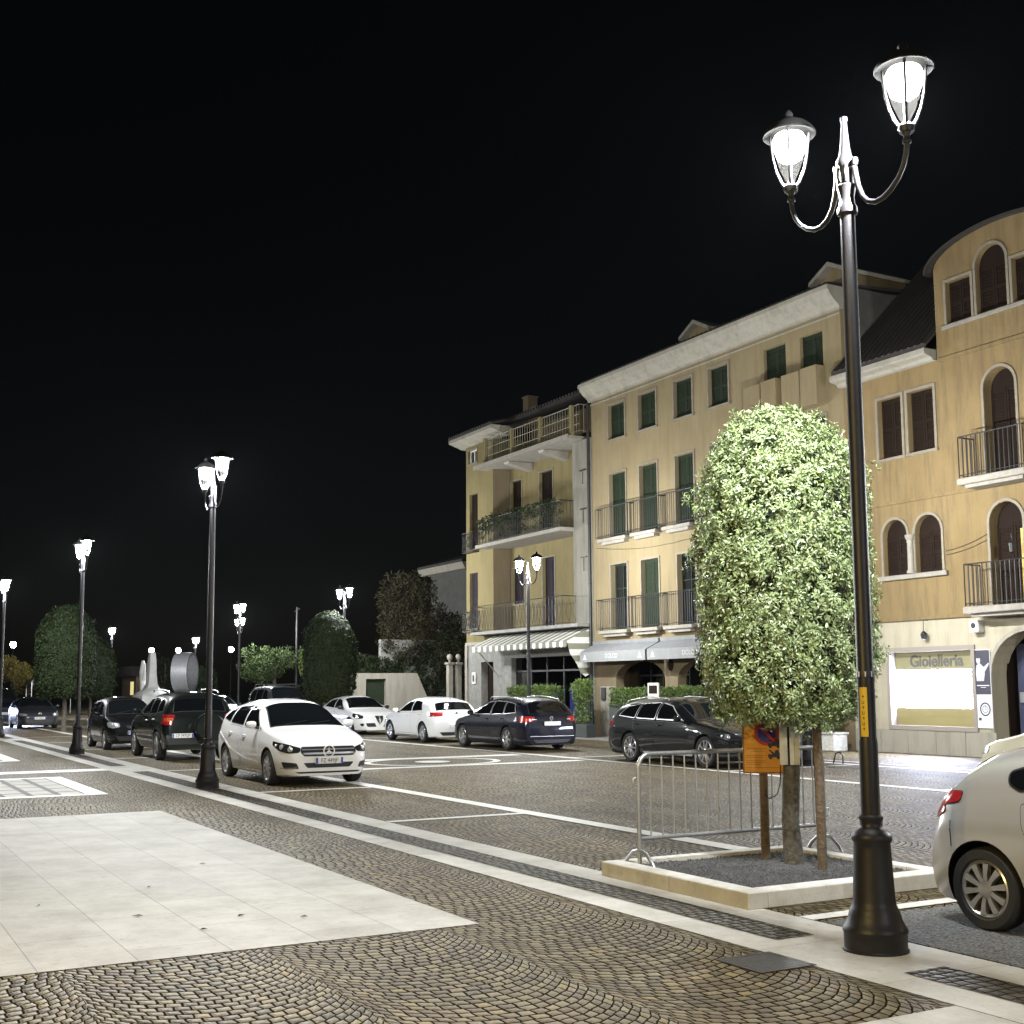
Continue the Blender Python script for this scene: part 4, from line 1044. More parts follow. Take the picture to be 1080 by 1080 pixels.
# plain globe lamps far across the square
def globe_lamp(s, t_, h, label):
    g = thing('globe_lamp', label, 'street lamp', s, t_, 0, group='single globe lamps across the square')
    mb = MB(); mb.lathe([(.12, 0), (.12, .4), (.06, .45), (.05, h-.3), (.09, h-.26), (.09, h-.22), (0, h-.22)], n=12); mb.build('pole', 'iron_dark', g, 50)
    mb = MB(); mb.lathe([(0, -.28), (.15, -.24), (.28, 0), (.2, .22), (0, .28)], (0, 0, h), 16); mb.build('globe', 'globe_glow', g, 60)
for s, t_, h, lab in [(115, 21.3, 5.8, 'globe lamp shining beside the dark trimmed tree on the left'), (125, 36.2, 5.8, 'globe lamp shining left of the double row of lanterns'),
                      (130.5, 29.4, 5.8, 'globe lamp shining above the white monument'), (129.8, 32.0, 5.8, 'globe lamp shining above the ring sculpture'), (117, 14.3, 5.8, 'globe lamp shining above the yellow tree at the left edge')]:
    globe_lamp(s, t_, h, lab)

# ------------------------------------------------------------------ trees
def clipped_tree(name, label, s, t_, rx, zb, zt, n, leaf, size, per=9, seed=1, group=None, limbs=True, trunk='bark', young=0., core='leaf_core', tuft=0):
    """topiary oak: upright drum with a domed head, flat underside, uneven surface and a few loose sprigs"""
    tr = thing(name, label, 'tree', s, t_, 0, group=group)
    r_ = np.random.default_rng(seed)
    h = zt-zb; dome = min(h*.46, rx*1.55)
    def surf(u, th):
        """u 0 bottom..1 top along the profile -> radius, z"""
        z = zb + u*h
        rr = np.where(z > zt-dome, rx*np.sqrt(np.clip(1-((z-(zt-dome))/dome)**2.3, 0, 1)), rx)
        rr = rr*np.where(u < .16, .70+.30*np.sqrt(np.clip(u/.16, 0, 1)), 1)*(1+.03*(1-u))
        return rr, z
    u = r_.uniform(0, 1, n*3); rr, z = surf(u, 0)
    keep = r_.uniform(0, 1, n*3) < (rr/rx*.75+.25+.25*(u > .85)); u = u[keep][:n]; rr, z = surf(u, 0); k = len(u)
    th = r_.uniform(0, 2*np.pi, k)
    p = np.column_stack([np.cos(th), np.sin(th), z])
    pc = np.column_stack([np.cos(th)*rx, np.sin(th)*rx, z]); lum = lumps(pc, 3.2, seed) + .7*lumps(pc, 9/rx, seed+50)
    inn = r_.choice([0, 1], k, p=[.72, .28])
    rad = rr*(1 + .085*lum) - inn*r_.uniform(.05, .35, k)*rx*.5 + r_.normal(0, .018, k)*rx
    pts = np.column_stack([np.cos(th)*rad, np.sin(th)*rad, z+ .04*lum])
    # underside
    m_ = int(n*.10); a = r_.uniform(0, 2*np.pi, m_); q = np.sqrt(r_.uniform(0, 1, m_))*rx*.92
    und = np.column_stack([np.cos(a)*q, np.sin(a)*q, zb+r_.normal(.02, .05, m_)])
    nz = np.where(z > zt-dome, (z-(zt-dome))/dome*1.6, .15)
    nr = np.column_stack([np.cos(th), np.sin(th), nz]); nr /= np.linalg.norm(nr, axis=1)[:, None]
    nu = np.tile([0, 0, -1.], (m_, 1)) + r_.normal(0, .4, (m_, 3))
    pts = np.vstack([pts, und]); nr = np.vstack([nr, nu])
    # loose sprigs
    for _ in range(16):
        a = r_.uniform(0, 2*np.pi); uu = r_.uniform(.02, 1); R_, Z_ = surf(np.array([uu]), 0)
        d = np.array([math.cos(a), math.sin(a), r_.uniform(-.2, .9)]); base = np.array([math.cos(a)*R_[0]*.97, math.sin(a)*R_[0]*.97, Z_[0]])
        for kk in range(5):
            pts = np.vstack([pts, base+d*rx*.05*kk]); nr = np.vstack([nr, d])
    if tuft:
        q = tuft; s0_ = rx*.040
        pts = np.repeat(pts + nr*r_.normal(0, .035, (len(pts), 1))*rx, q, 0); nr0 = np.repeat(nr, q, 0)
        j = r_.normal(0, 1, (len(pts), 3)); pts = pts + j*s0_ ; nr = nr0 + j*.45; nr /= np.linalg.norm(nr, axis=1)[:, None]
    mi = (r_.uniform(0, 1, len(pts)) < young).astype(int)
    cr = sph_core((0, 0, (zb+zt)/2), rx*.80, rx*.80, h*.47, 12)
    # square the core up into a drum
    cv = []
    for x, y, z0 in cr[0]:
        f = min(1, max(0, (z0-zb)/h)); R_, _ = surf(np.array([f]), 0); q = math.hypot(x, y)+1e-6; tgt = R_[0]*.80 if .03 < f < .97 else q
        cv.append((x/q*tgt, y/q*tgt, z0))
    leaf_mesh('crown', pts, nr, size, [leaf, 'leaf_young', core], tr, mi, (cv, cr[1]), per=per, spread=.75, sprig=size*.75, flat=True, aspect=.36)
    mb = MB()
    tp = [(0, 0, -.02), (.012, .01, .12), (-.01, .0, .5), (.02, .012, 1.0), (0, 0, zb+.1), (.01, 0, zb+h*.5)]
    rb = .085 if rx < 1.1 else .10
    mb.tube(tp, [rb*1.45, rb*1.1, rb*.95, rb*.9, rb*.85, rb*.5], 10)
    if limbs:
        for k_ in range(7):
            a = k_*2.4; mb.tube([(0, 0, zb-.05+k_*.05), (.35*rx*math.cos(a), .35*rx*math.sin(a), zb+.25+k_*.12), (.75*rx*math.cos(a), .75*rx*math.sin(a), zb+.55+k_*.25)], [.04, .028, .012], 6)
    mb.build('trunk', trunk, tr, 60)
    return tr
clipped_tree('clipped_tree', 'brightly lit round clipped oak tree in the gravel bed beside the nearest lamp', 8.95, 7.90, .745, 1.50, 4.34, 2700, 'leaf_oak', .043, 7, 5, tuft=5, young=.03, trunk='bark_limed')
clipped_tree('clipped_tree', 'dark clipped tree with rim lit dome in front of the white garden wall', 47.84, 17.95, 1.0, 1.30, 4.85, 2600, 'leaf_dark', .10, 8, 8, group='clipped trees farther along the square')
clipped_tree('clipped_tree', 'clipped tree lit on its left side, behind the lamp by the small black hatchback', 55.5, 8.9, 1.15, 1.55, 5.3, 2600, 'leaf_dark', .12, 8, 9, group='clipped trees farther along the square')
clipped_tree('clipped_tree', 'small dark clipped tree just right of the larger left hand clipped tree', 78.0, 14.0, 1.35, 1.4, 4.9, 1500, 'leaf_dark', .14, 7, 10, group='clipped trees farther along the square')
def loose_tree(name, label, s, t_, h, rx, ry, rz, n, leaf, size, seed, group=None, trunk_h=None):
    tr = thing(name, label, 'tree', s, t_, 0, group=group); r_ = np.random.default_rng(seed)
    zc = h-rz; pts = []; 
    cl = [(r_.uniform(-.65, .65)*rx, r_.uniform(-.65, .65)*ry, zc+r_.uniform(-.55, .6)*rz, r_.uniform(.32, .55)) for _ in range(11)]
    per_c = n//len(cl); P = []; N_ = []
    for cx, cy, cz, f in cl:
        d = r_.normal(0, 1, (per_c, 3)); d /= np.linalg.norm(d, axis=1)[:, None]
        q = d*np.array([rx, ry, rz])*f*r_.uniform(.6, 1.05, (per_c, 1)); P.append(q+np.array([cx, cy, cz])); N_.append(d)
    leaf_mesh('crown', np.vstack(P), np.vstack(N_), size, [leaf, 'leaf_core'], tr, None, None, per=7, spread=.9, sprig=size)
    mb = MB(); mb.tube([(0, 0, 0), (.05, .02, zc*.5), (0, 0, zc), (0, 0, h-rz*.4)], [.16, .12, .10, .03], 8)
    for cx, cy, cz, f in cl[:8]: mb.tube([(0, 0, max(.6, zc-rz*.8)), (cx*.5, cy*.5, (zc+cz)/2-.1), (cx, cy, cz)], [.06, .04, .015], 5)
    mb.build('trunk', 'bark', tr, 60); return tr
G_ = 'loose trees beyond the square'
loose_tree('leafy_tree', 'pale yellow autumn tree at the left edge beyond the square', 108, 13.5, 4.6, 1.9, 1.9, 1.7, 900, 'leaf_yellow', .18, 21, G_)
loose_tree('leafy_tree', 'green spreading tree behind the silver car, under the doubled lanterns', 72, 23.5, 4.3, 2.4, 2.0, 1.1, 1000, 'leaf_far', .15, 22, G_)
loose_tree('leafy_tree', 'pale leaved low tree to the right of the doubled lanterns', 76, 27.5, 4.2, 1.5, 1.5, 1.0, 700, 'leaf_young', .15, 23, G_)
loose_tree('leafy_tree', 'yellow leaved low tree left of the trimmed tree with rim lit dome', 78, 30.5, 3.9, 1.4, 1.4, 1.0, 700, 'leaf_yellow', .15, 24, G_)
loose_tree('leafy_tree', 'bare dark tree beside the white monument', 112, 26.5, 4.9, 1.6, 1.6, 2.0, 500, 'leaf_dark', .2, 25, G_)
loose_tree('leafy_tree', 'dark tree standing between the monument and the ring sculpture', 108, 28.5, 4.2, 1.5, 1.5, 1.6, 600, 'leaf_dark', .2, 26, G_)
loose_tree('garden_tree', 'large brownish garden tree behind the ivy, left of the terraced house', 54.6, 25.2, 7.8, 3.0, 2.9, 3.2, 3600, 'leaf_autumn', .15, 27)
# ivy covered bank and garden wall at the end of the row
iv = thing('ivy_wall', 'tall garden wall buried in dark ivy, left of the terraced house', 'ivy wall', 52.7, 30.6, 0, math.pi/2)
mb = MB(); mb.box(-8.2, .2, .3, .6, 0, 4.0); mb.build('wall', 'grey_stone', iv)
k = 3600; P = np.column_stack([rng.uniform(-8.4, .3, k), rng.normal(.12, .16, k), np.abs(rng.uniform(0, 4.7, k))])
P[:, 2] *= np.clip(.62+.38*np.sin((P[:, 0]+8.4)/8.7*2.3), .6, 1); P[:, 1] += .14*lumps(P, 1.4, 3)
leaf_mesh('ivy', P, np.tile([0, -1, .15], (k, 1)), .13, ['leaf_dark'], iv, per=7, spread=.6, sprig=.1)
gw = thing('garden_wall', 'pale stone garden wall with dark square opening and sloping right end', 'wall', 52.0, 20.0, 0, math.pi/2)
mb = MB(); panel(mb, [(-.6, 0), (5.0, 0), (4.49, .9), (3.77, 2.43), (-.6, 2.43)], [rect(1.25, 2.22, 1.0, 2.17)], 0, .35)
mb.build('wall_face', 'white_plaster', gw)
mb = MB(); mb.prism(rect(1.26, 2.21, 1.01, 2.16), .18, .2); mb.build('opening_screen', 'shutter_green', gw)
mb = MB(); mb.box(-.6, 3.7, .36, .5, 0, 2.4); mb.build('backing', 'grey_stone', gw)
hg = thing('wall_hedge', 'dark hedge growing above the pale stone garden wall', 'hedge', 52.9, 20.0, 0, math.pi/2)
k = 900; P = np.column_stack([rng.uniform(-.8, 3.4, k), rng.uniform(0, .8, k), rng.uniform(2.0, 3.2, k)]); P[:, 2] += .3*lumps(P, 1.2, 4)
leaf_mesh('foliage', P, np.tile([0, -.7, .7], (k, 1)), .14, ['leaf_dark'], hg, per=7, spread=.7, sprig=.1)
mb = MB(); mb.box(-.6, 3.2, .3, .6, 0, 2.9); mb.build('stems', 'leaf_core', hg)
for i, (s, lab) in enumerate(((24.02, 'stone gate pillar with ball finial farther from the terraced house corner'), (24.44, 'stone gate pillar with ball finial nearer the terraced house corner'))):
    gp = thing('gate_pillar', lab, 'pillar', 49.1, s, group='gate pillars beside the terraced house')
    mb = MB(); mb.bbox(-.12, .12, -.12, .12, 0, 2.75, .02); mb.bbox(-.18, .18, -.18, .18, 2.75, 2.86, .02); mb.build('shaft', 'trim_stone', gp)
    mb = MB(); mb.lathe([(.06, 2.86), (.05, 2.93), (.10, 2.98), (.135, 3.08), (.11, 3.18), (.04, 3.23), (0, 3.24)], n=16); mb.build('finial', 'trim_stone', gp, 60)
# hidden neighbour, only its eave shows
nb = thing('neighbour_house', 'dark pale house whose white eave shows above the garden tree', 'house', 64.8, 30.0)
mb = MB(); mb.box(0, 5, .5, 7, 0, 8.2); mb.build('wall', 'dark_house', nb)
mb = MB(); mb.prism_x([(.0, 8.2), (-.2, 8.55), (7.2, 8.55), (7.2, 8.2)], -.4, 5.4); mb.build('eave', 'white_plaster', nb)
mb = MB(); pitched(mb, -.4, 5.4, -.2, 8.7, 3.5, 9.8, 7.2); mb.build('roof', 'roof_tile', nb)
# ------------------------------------------------------------------ cars (local x forward, y left, z up)
class Car:
    def __init__(c, **k):
        c.__dict__.update(dict(lean=.30, n=3.4, clear=.20, lnose=.75, cnose=.66, ltail=.55, ctail=.80, pn=2.3, spokes=5, rimr=.72, tw=.205, archd='black_plastic'), **k)
        g = np.linspace(-.3, c.L+.3, 700); sg = .022
        kern = np.exp(-.5*(np.arange(-40, 41)*(g[1]-g[0])/sg)**2); kern /= kern.sum()
        def sm(tab):
            d, z = zip(*tab); v = np.interp(g, d, z); vv = np.convolve(np.pad(v, 40, mode='edge'), kern, 'valid'); return g, vv
        c._t = sm(c.top); c._b = sm(c.belt)
    def zt(c, d): return float(np.interp(d, *c._t))
    def zs(c, d): return min(float(np.interp(d, *c._b)), c.zt(d)-.025)
    def zb(c, d):
        e = min(d, c.L-d); return c.clear - .03 + .03*max(0, 1-e/.5)**1.5
    def w(c, d):
        q = 1.0
        if d < c.lnose: q = c.cnose+(1-c.cnose)*(1-((c.lnose-d)/c.lnose)**c.pn)**(1/c.pn*1.15)
        if c.L-d < c.ltail: q = min(q, c.ctail+(1-c.ctail)*(1-((c.ltail-(c.L-d))/c.ltail)**c.pn)**(1/c.pn*1.15))
        return c.W/2*q
    def section(c, d):
        w = c.w(d); zb, zs, zt = c.zb(d), c.zs(d), c.zt(d); pts = [(0, zb), (w*.55, zb), (w*.86, zb+.004)]
        for k in range(13):
            f = k/12; y = w*(1-.075*((f-.56)/.56)**2); 
            if f > .80: y -= .010*w/(c.W/2)*math.sin((f-.8)/.2*math.pi/2)
            if .72 < f < .82: y += .006
            pts.append((y, zb+.035+(zs-zb-.035)*f))
        w0 = pts[-1][0]
        for k in range(1, 17):
            a = math.pi/2*k/16; cc = math.cos(a)**(2/c.n) if k < 16 else 0; s_ = math.sin(a)**(2/c.n)
            pts.append((cc*(w0-c.lean*(zt-zs)*s_), zs+(zt-zs)*s_))
        return pts
    def X(c, d): return c.L/2-d
    def surf(c, d, q):
        """point on the upper surface at station d and lateral fraction q"""
        pts = c.section(d); w0 = pts[15][0]; zs, zt = c.zs(d), c.zt(d)
        z = zs+(zt-zs)*max(0, 1-abs(q)**c.n)**(1/c.n)
        return Vector((c.X(d), q*(w0-c.lean*(z-zs)), z))

def build_car(c, name, label, s, t_, heading, group=None):
    """heading +1 drives away along the street (+s), -1 comes towards the viewer"""
    root = thing(name, label, 'car', s, t_, .008, 0 if heading < 0 else math.pi, group)
    # stations
    ds = list(np.concatenate([[0, .008, .02, .04, .07, .11, .16, .22, .3], np.arange(.38, c.L-.35, .065), c.L-np.array([.3, .22, .16, .11, .07, .04, .02, .008, 0])]))
    secs = [c.section(d) for d in ds]; m = len(secs[0]); V = []; F = []
    for d, sec in zip(ds, secs):
        full = sec + [(-y, z) for y, z in sec[-2:0:-1]]
        V += [(c.X(d), y, z) for y, z in full]
    N = 2*m-2
    for i in range(len(ds)-1):
        for k in range(N): F.append((i*N+k, i*N+(k+1) % N, (i+1)*N+(k+1) % N, (i+1)*N+k))
    F.append(tuple(range(N))[::-1]); F.append(tuple((len(ds)-1)*N+k for k in range(N)))
    mb = MB(); mb.add(V, F)
    body = mb.build('body', [c.paint, 'black_plastic'], root)
    bvh = BVHTree.FromPolygons([Vector(v) for v in V], F)
    xf, xr = c.X(c.fo), c.X(c.fo+c.wb)
    # wheel arches cut through the shell
    cut = MB(); cut.mi = 1; ar = c.R+.055
    for x in (xf, xr):
        for sy in (-1, 1):
            pr = [(0, 0), (ar, 0), (ar, .5), (0, .5)]
            vs = []; fs = []; nn = 36
            for yy in (c.W/2-.30, c.W/2+.2):
                for k in range(nn): a = 2*math.pi*k/nn; vs.append((x+ar*math.cos(a), sy*yy, c.R-.008+ar*math.sin(a)))
            fs = [tuple(range(nn)), tuple(range(2*nn-1, nn-1, -1))]+[(k, k+nn, (k+1) % nn+nn, (k+1) % nn) for k in range(nn)]
            cut.add(vs, fs)
    co = cut.build('cutter', [c.paint, 'black_plastic'])
    co.location = root.location; co.rotation_euler = root.rotation_euler
    bpy.context.view_layer.update()
    md = body.modifiers.new('arches', 'BOOLEAN'); md.operation = 'DIFFERENCE'; md.object = co; md.solver = 'EXACT'
    dg = bpy.context.evaluated_depsgraph_get()
    me = bpy.data.meshes.new_from_object(body.evaluated_get(dg))
    body.modifiers.clear(); body.data = me; bpy.data.objects.remove(co)
    me.polygons.foreach_set('use_smooth', [True]*len(me.polygons)); me.set_sharp_from_angle(angle=R(32))
    def cast(o, d, off):
        h = bvh.ray_cast(o, d)
        if h[0] is None: h = bvh.find_nearest(o)
        n = h[1]
        if n.dot(d) > 0: n = -n
        return h[0]+n*off
    def patch(pname, poly, frame, material, parent=None, off=.004, border=None, r=.03, step=.06, bw=.012, thick=.014):
        """panel lying on the body: polygon in a projection frame (origin, e1, e2, dir)"""
        o, e1, e2, dr = frame
        poly = rounded(poly, r) if r else poly
        def emit(mb, P, off_):
            B = []
            for k in range(len(P)):
                a, b = Vector(P[k]), Vector(P[(k+1) % len(P)]); nseg = max(1, int((b-a).length/step))
                B += [tuple(a+(b-a)*j/nseg) for j in range(nseg)]
            xs = [p[0] for p in B]; ys = [p[1] for p in B]; ex = []
            x = min(xs)+step*.6
            while x < max(xs):
                y = min(ys)+step*.6
                while y < max(ys):
                    if inside((x, y), inset(B, step*.35)) and inside((x, y), B): ex.append((x, y))
                    y += step
                x += step
            v, f = tri(B, (), ex)
            P3 = [cast(o+e1*a+e2*b, dr, off_) for a, b in v]
            nb = len(B)
            mb.add(P3, f)
            vi = {(round(a, 5), round(b, 5)): i for i, (a, b) in enumerate(v)}
            rim = [P3[vi.get((round(a, 5), round(b, 5)), 0)] for a, b in B]
            lo = [p+dr*(thick) for p in rim]
            mb.add(rim+lo, [(k, (k+1) % nb, (k+1) % nb+nb, k+nb) for k in range(nb)])
        mb = MB(); mats_ = [material]
        if border: mats_ = [material, border]; mb.mi = 1; emit(mb, poly, off); mb.mi = 0; emit(mb, inset(poly, bw), off+.0035)
        else: emit(mb, poly, off)
        return mb.build(pname, mats_, parent or root, 40, fix=True)
    side = lambda sy: (Vector((0, sy*3, 0)), Vector((1, 0, 0)), Vector((0, 0, 1)), Vector((0, -sy, 0)))
    front = (Vector((6, 0, 0)), Vector((0, 1, 0)), Vector((0, 0, 1)), Vector((-1, 0, 0)))
    rear = (Vector((-6, 0, 0)), Vector((0, 1, 0)), Vector((0, 0, 1)), Vector((1, 0, 0)))
    def corner(az, sy, back=False):
        fx = -1 if back else 1
        d = Vector((-fx*math.cos(R(az)), -sy*math.sin(R(az)), 0)); e1 = Vector((-fx*math.sin(R(az)), sy*math.cos(R(az)), 0)); return (-d*6, e1, Vector((0, 0, 1)), d)
    def pts3(fr, P, sy):
        return [((Vector((c.X(d), sy*y, z))-fr[0]).dot(fr[1]), z) for d, y, z in P]
    X = c.X
    # glass: windscreen, back window
    def screen(pname, d0, d1, q0, q1, off=.005, border='black_plastic'):
        mb = MB(); mb.mi = 1; nd, nq = 14, 16
        def grid(d0, d1, q0, q1, off):
            P = []
            for i in range(nd+1):
                f = i/nd; d = d0+(d1-d0)*f; qq = q0+(q1-q0)*f
                for j in range(nq+1):
                    q = -qq+2*qq*j/nq; p = c.surf(d, q)
                    a = c.surf(d+.01, q)-c.surf(d-.01, q); b = c.surf(d, min(.99, q+.02))-c.surf(d, max(-.99, q-.02)); nr = a.cross(b).normalized()
                    if nr.z < 0: nr = -nr
                    P.append(p+nr*off)
            mb.add(P, [(i*(nq+1)+j, (i+1)*(nq+1)+j, (i+1)*(nq+1)+j+1, i*(nq+1)+j+1) for i in range(nd) for j in range(nq)])
        grid(d0, d1, q0, q1, off); mb.mi = 0; e = (d1-d0)*.035
        grid(d0+e, d1-e, q0-.03, q1-.03, off+.003)
        return mb.build(pname, ['car_glass', border], root, 40)
    screen('windscreen', *c.ws); screen('rear_window', *c.rw)
    if getattr(c, 'roofglass', None): screen('roof_glass', *c.roofglass)
    # side windows and doors
    for sy in (-1, 1):
        fr = side(sy)
        for wpoly in c.wins:
            P = [(X(d), z if z > 0 else c.zt(d)+z) for d, z in wpoly]
            patch('side_window', P, fr, 'car_glass', off=.004, border=c.winborder if hasattr(c, 'winborder') else 'black_plastic', r=.05, bw=.018, thick=.006)
        for i, dp in enumerate(c.doors):
            P = [(X(d), z) for d, z in dp['poly']]
            dr_ = patch('door', P, fr, c.paint, off=.001, border='black_plastic', r=.05, bw=.007, step=.09)
            hx, hz = dp['handle']
            hp = bvh.ray_cast(Vector((X(hx), sy*3, hz)), Vector((0, -sy, 0)))[0]
            mb = MB(); y0 = hp.y+sy*.004
            mb.tube([(hp.x+.09, y0, hz-.005), (hp.x+.08, y0+sy*.028, hz), (hp.x, y0+sy*.036, hz+.004), (hp.x-.08, y0+sy*.028, hz), (hp.x-.09, y0, hz-.005)], [.008, .013, .014, .013, .008], 8)
            mb.build('handle', c.handle if hasattr(c, 'handle') else c.paint, dr_, 60)
        for nm, P, mt, of in c.sidebits:
            patch(nm, [(X(d), z) for d, z in P], fr, mt, off=of, r=.02, thick=.03)
        # mirror
        mx, mz = c.mirror; hp = bvh.ray_cast(Vector((X(mx), sy*3, mz-.04)), Vector((0, -sy, 0)))[0]
        mb = MB(); cx, cy = hp.x-.02, hp.y+sy*.15
        prof = [(0, -.07), (.05, -.066), (.078, -.045), (.088, 0), (.08, .04), (.05, .06), (0, .063)]
        vs = []; fs = []; n_ = 14
        for r_, z in [(a, b) for a, b in prof]:
            for k in range(n_):
                a = 2*math.pi*k/n_; vs.append((cx+max(-.035, r_*math.cos(a)*.8), cy+r_*math.sin(a)*1.15, mz+.02+z))
        for i in range(len(prof)-1):
            for k in range(n_): fs.append((i*n_+k, i*n_+(k+1) % n_, (i+1)*n_+(k+1) % n_, (i+1)*n_+k))
        mb.add(vs, fs); mir = mb.build('mirror', c.mirror_paint if hasattr(c, 'mirror_paint') else c.paint, root, 60)
        mb = MB(); mb.tube([(hp.x, hp.y-sy*.02, mz-.05), (cx, cy-sy*.05, mz-.03)], [.03, .022], 8); mb.build('mirror_stalk', 'black_plastic', mir, 60)
        # lamps
        fr = corner(c.hl_az, sy); hlp = patch('headlight', pts3(fr, c.hl, sy), fr, c.hl_mat if hasattr(c, 'hl_mat') else 'lens_black', off=.004, border='black_plastic', r=.05, step=.035, bw=.006)
        if hasattr(c, 'hl_proj'):
            for d, y, z, r_ in c.hl_proj:
                p = cast(fr[0]+fr[1]*((Vector((X(d), sy*y, z))-fr[0]).dot(fr[1]))+fr[2]*z, fr[3], .008)
                mb = MB(); nv = -fr[3]
                e1 = fr[1]; rgs = [(1, 0), (.92, .010), (.75, .012), (.68, .004), (.4, .014), (0, .018)]; vs = []; fs = []; n_ = 18
                for rr, hh in rgs:
                    for k in range(n_):
                        a = 2*math.pi*k/n_; vs.append(p+e1*math.cos(a)*rr*r_+Vector((0, 0, 1))*math.sin(a)*rr*r_+nv*hh)
                for i in range(len(rgs)-1):
                    for k in range(n_): fs.append((i*n_+k, i*n_+(k+1) % n_, (i+1)*n_+(k+1) % n_, (i+1)*n_+k))
                mb.add(vs, fs); mb.build('reflector', c.proj_mat if hasattr(c, 'proj_mat') else 'chrome', hlp, 60)
        fr = corner(c.tl_az, sy, True)
        for P, mt in c.tl: patch('tail_light', pts3(fr, P, sy), fr, mt, off=.006, border='black_plastic', r=.03, step=.04, bw=.005)
    for nm, P, mt, of in c.frontbits: patch(nm, P, front, mt, off=of, r=.025, step=.06, thick=.03)
    for nm, P, mt, of in c.rearbits: patch(nm, P, rear, mt, off=of, r=.025, step=.06, thick=.03)
    # wipers and aerial
    for q0, q1 in ((-.55, .02), (.05, .60)):
        a = c.surf(c.ws[0]+.02, q0)+Vector((.0, 0, .02)); b_ = c.surf(c.ws[0]+.12, q1)+Vector((.01, 0, .02)); m_ = c.surf(c.ws[0]+.06, (q0+q1)/2)+Vector((.01, 0, .025))
        mb = MB(); mb.tube([a, m_, b_], .007, 5); mb.build('wiper', 'black_plastic', root)
    a = c.surf(c.rw[0]-.12, 0); mb = MB(); mb.tube([a, a+Vector((-.08, 0, .10))], [.008, .003], 5); mb.build('aerial', 'black_plastic', root)
    # number plates
    def plate(fr, zc, text, y0=0, fdir=1):
        h = bvh.ray_cast(fr[0]+Vector((0, y0, zc)), fr[3])[0]
        x = h.x+fdir*.03
        mb = MB(); a, b = sorted((x, x+fdir*.012)); mb.bbox(a-.02, b, y0-.26, y0+.26, zc-.056, zc+.056, .004)
        pl = mb.build('number_plate', 'plate_white', root)
        xe = x+fdir*.012
        mb = MB()
        for yy in (y0-.238, y0+.238): a, b = sorted((xe+fdir*.0005, xe+fdir*.002)); mb.box(a, b, yy-.02, yy+.02, zc-.052, zc+.052)
        mb.build('plate_band', 'plate_blue', pl)
        mt = Matrix.Translation((xe+fdir*.0015, y0, zc)) @ Matrix.Rotation(R(90 if fdir > 0 else -90), 4, 'Z') @ Matrix.Rotation(R(90), 4, 'X')
        text_mesh('plate_lettering', text, .105, mt, 'black_plastic', pl, .0008, .86)
    if c.plate_f: plate(front, c.plate_f[0], c.plate_f[1])
    if c.plate_r: plate(rear, c.plate_r[0], c.plate_r[1], 0, -1)
    # wheels
    for x in (xf, xr):
        for sy in (-1, 1):
            mb = MB(); Rw = c.R; tw = c.tw; rr = Rw*c.rimr
            mb.lathe([(rr, -tw*.42), (rr+.012, -tw*.5), (Rw*.93, -tw*.5), (Rw*.985, -tw*.40), (Rw, -tw*.28), (Rw, tw*.28), (Rw*.985, tw*.40), (Rw*.93, tw*.5), (rr+.012, tw*.5), (rr, tw*.42)], (0, 0, 0), 36, 'y')
            wh = mb.build('wheel', 'tyre', root, 45); wh.location = (x, sy*(c.W/2-tw/2-.012), Rw-.006)
            yo = sy*tw*.5
            mb = MB(); mb.mi = 0
            prof = [(rr, -.42), (rr-.012, -.46), (rr-.03, -.36), (rr-.03, .2)]
            mb.lathe([(a, -sy*b*tw) for a, b in prof], (0, 0, 0), 36, 'y')
            k_ = c.spokes
            for i in range(k_):
                for dbl in ((-.5, .5) if c.double else (0,)):
                    a = 2*math.pi*i/k_ + dbl*2*math.pi/k_*.42 + .2
                    ca, sa = math.cos(a), math.sin(a); w0, w1 = c.spw
                    def pt(r_, l, y): return (r_*ca-l*sa, yo*y, r_*sa+l*ca)
                    vs = [pt(.05, -w0, .80), pt(.05, w0, .80), pt(rr-.022, w1, .90), pt(rr-.022, -w1, .90), pt(.05, -w0, .45), pt(.05, w0, .45), pt(rr-.022, w1, .55), pt(rr-.022, -w1, .55), pt(rr*.5, -(w0+w1)*.40, .93), pt(rr*.5, (w0+w1)*.40, .93)]
                    mb.add(vs, [(0, 8, 9, 1), (8, 3, 2, 9), (4, 5, 6, 7), (0, 4, 7, 3, 8), (1, 9, 2, 6, 5)])
            mb.lathe([(0, yo*.92), (.035, yo*.92), (.062, yo*.84), (.07, yo*.5)], (0, 0, 0), 20, 'y')
            rim = mb.build('rim', c.rimmat, wh, 40)
            mb = MB(); mb.lathe([(0, yo*.30), (rr*.72, yo*.30), (rr*.72, yo*.1), (0, yo*.1)], (0, 0, 0), 24, 'y'); mb.build('brake_disc', 'brake_dark', wh, 40)
    return root, bvh, front, rear, patch, cast

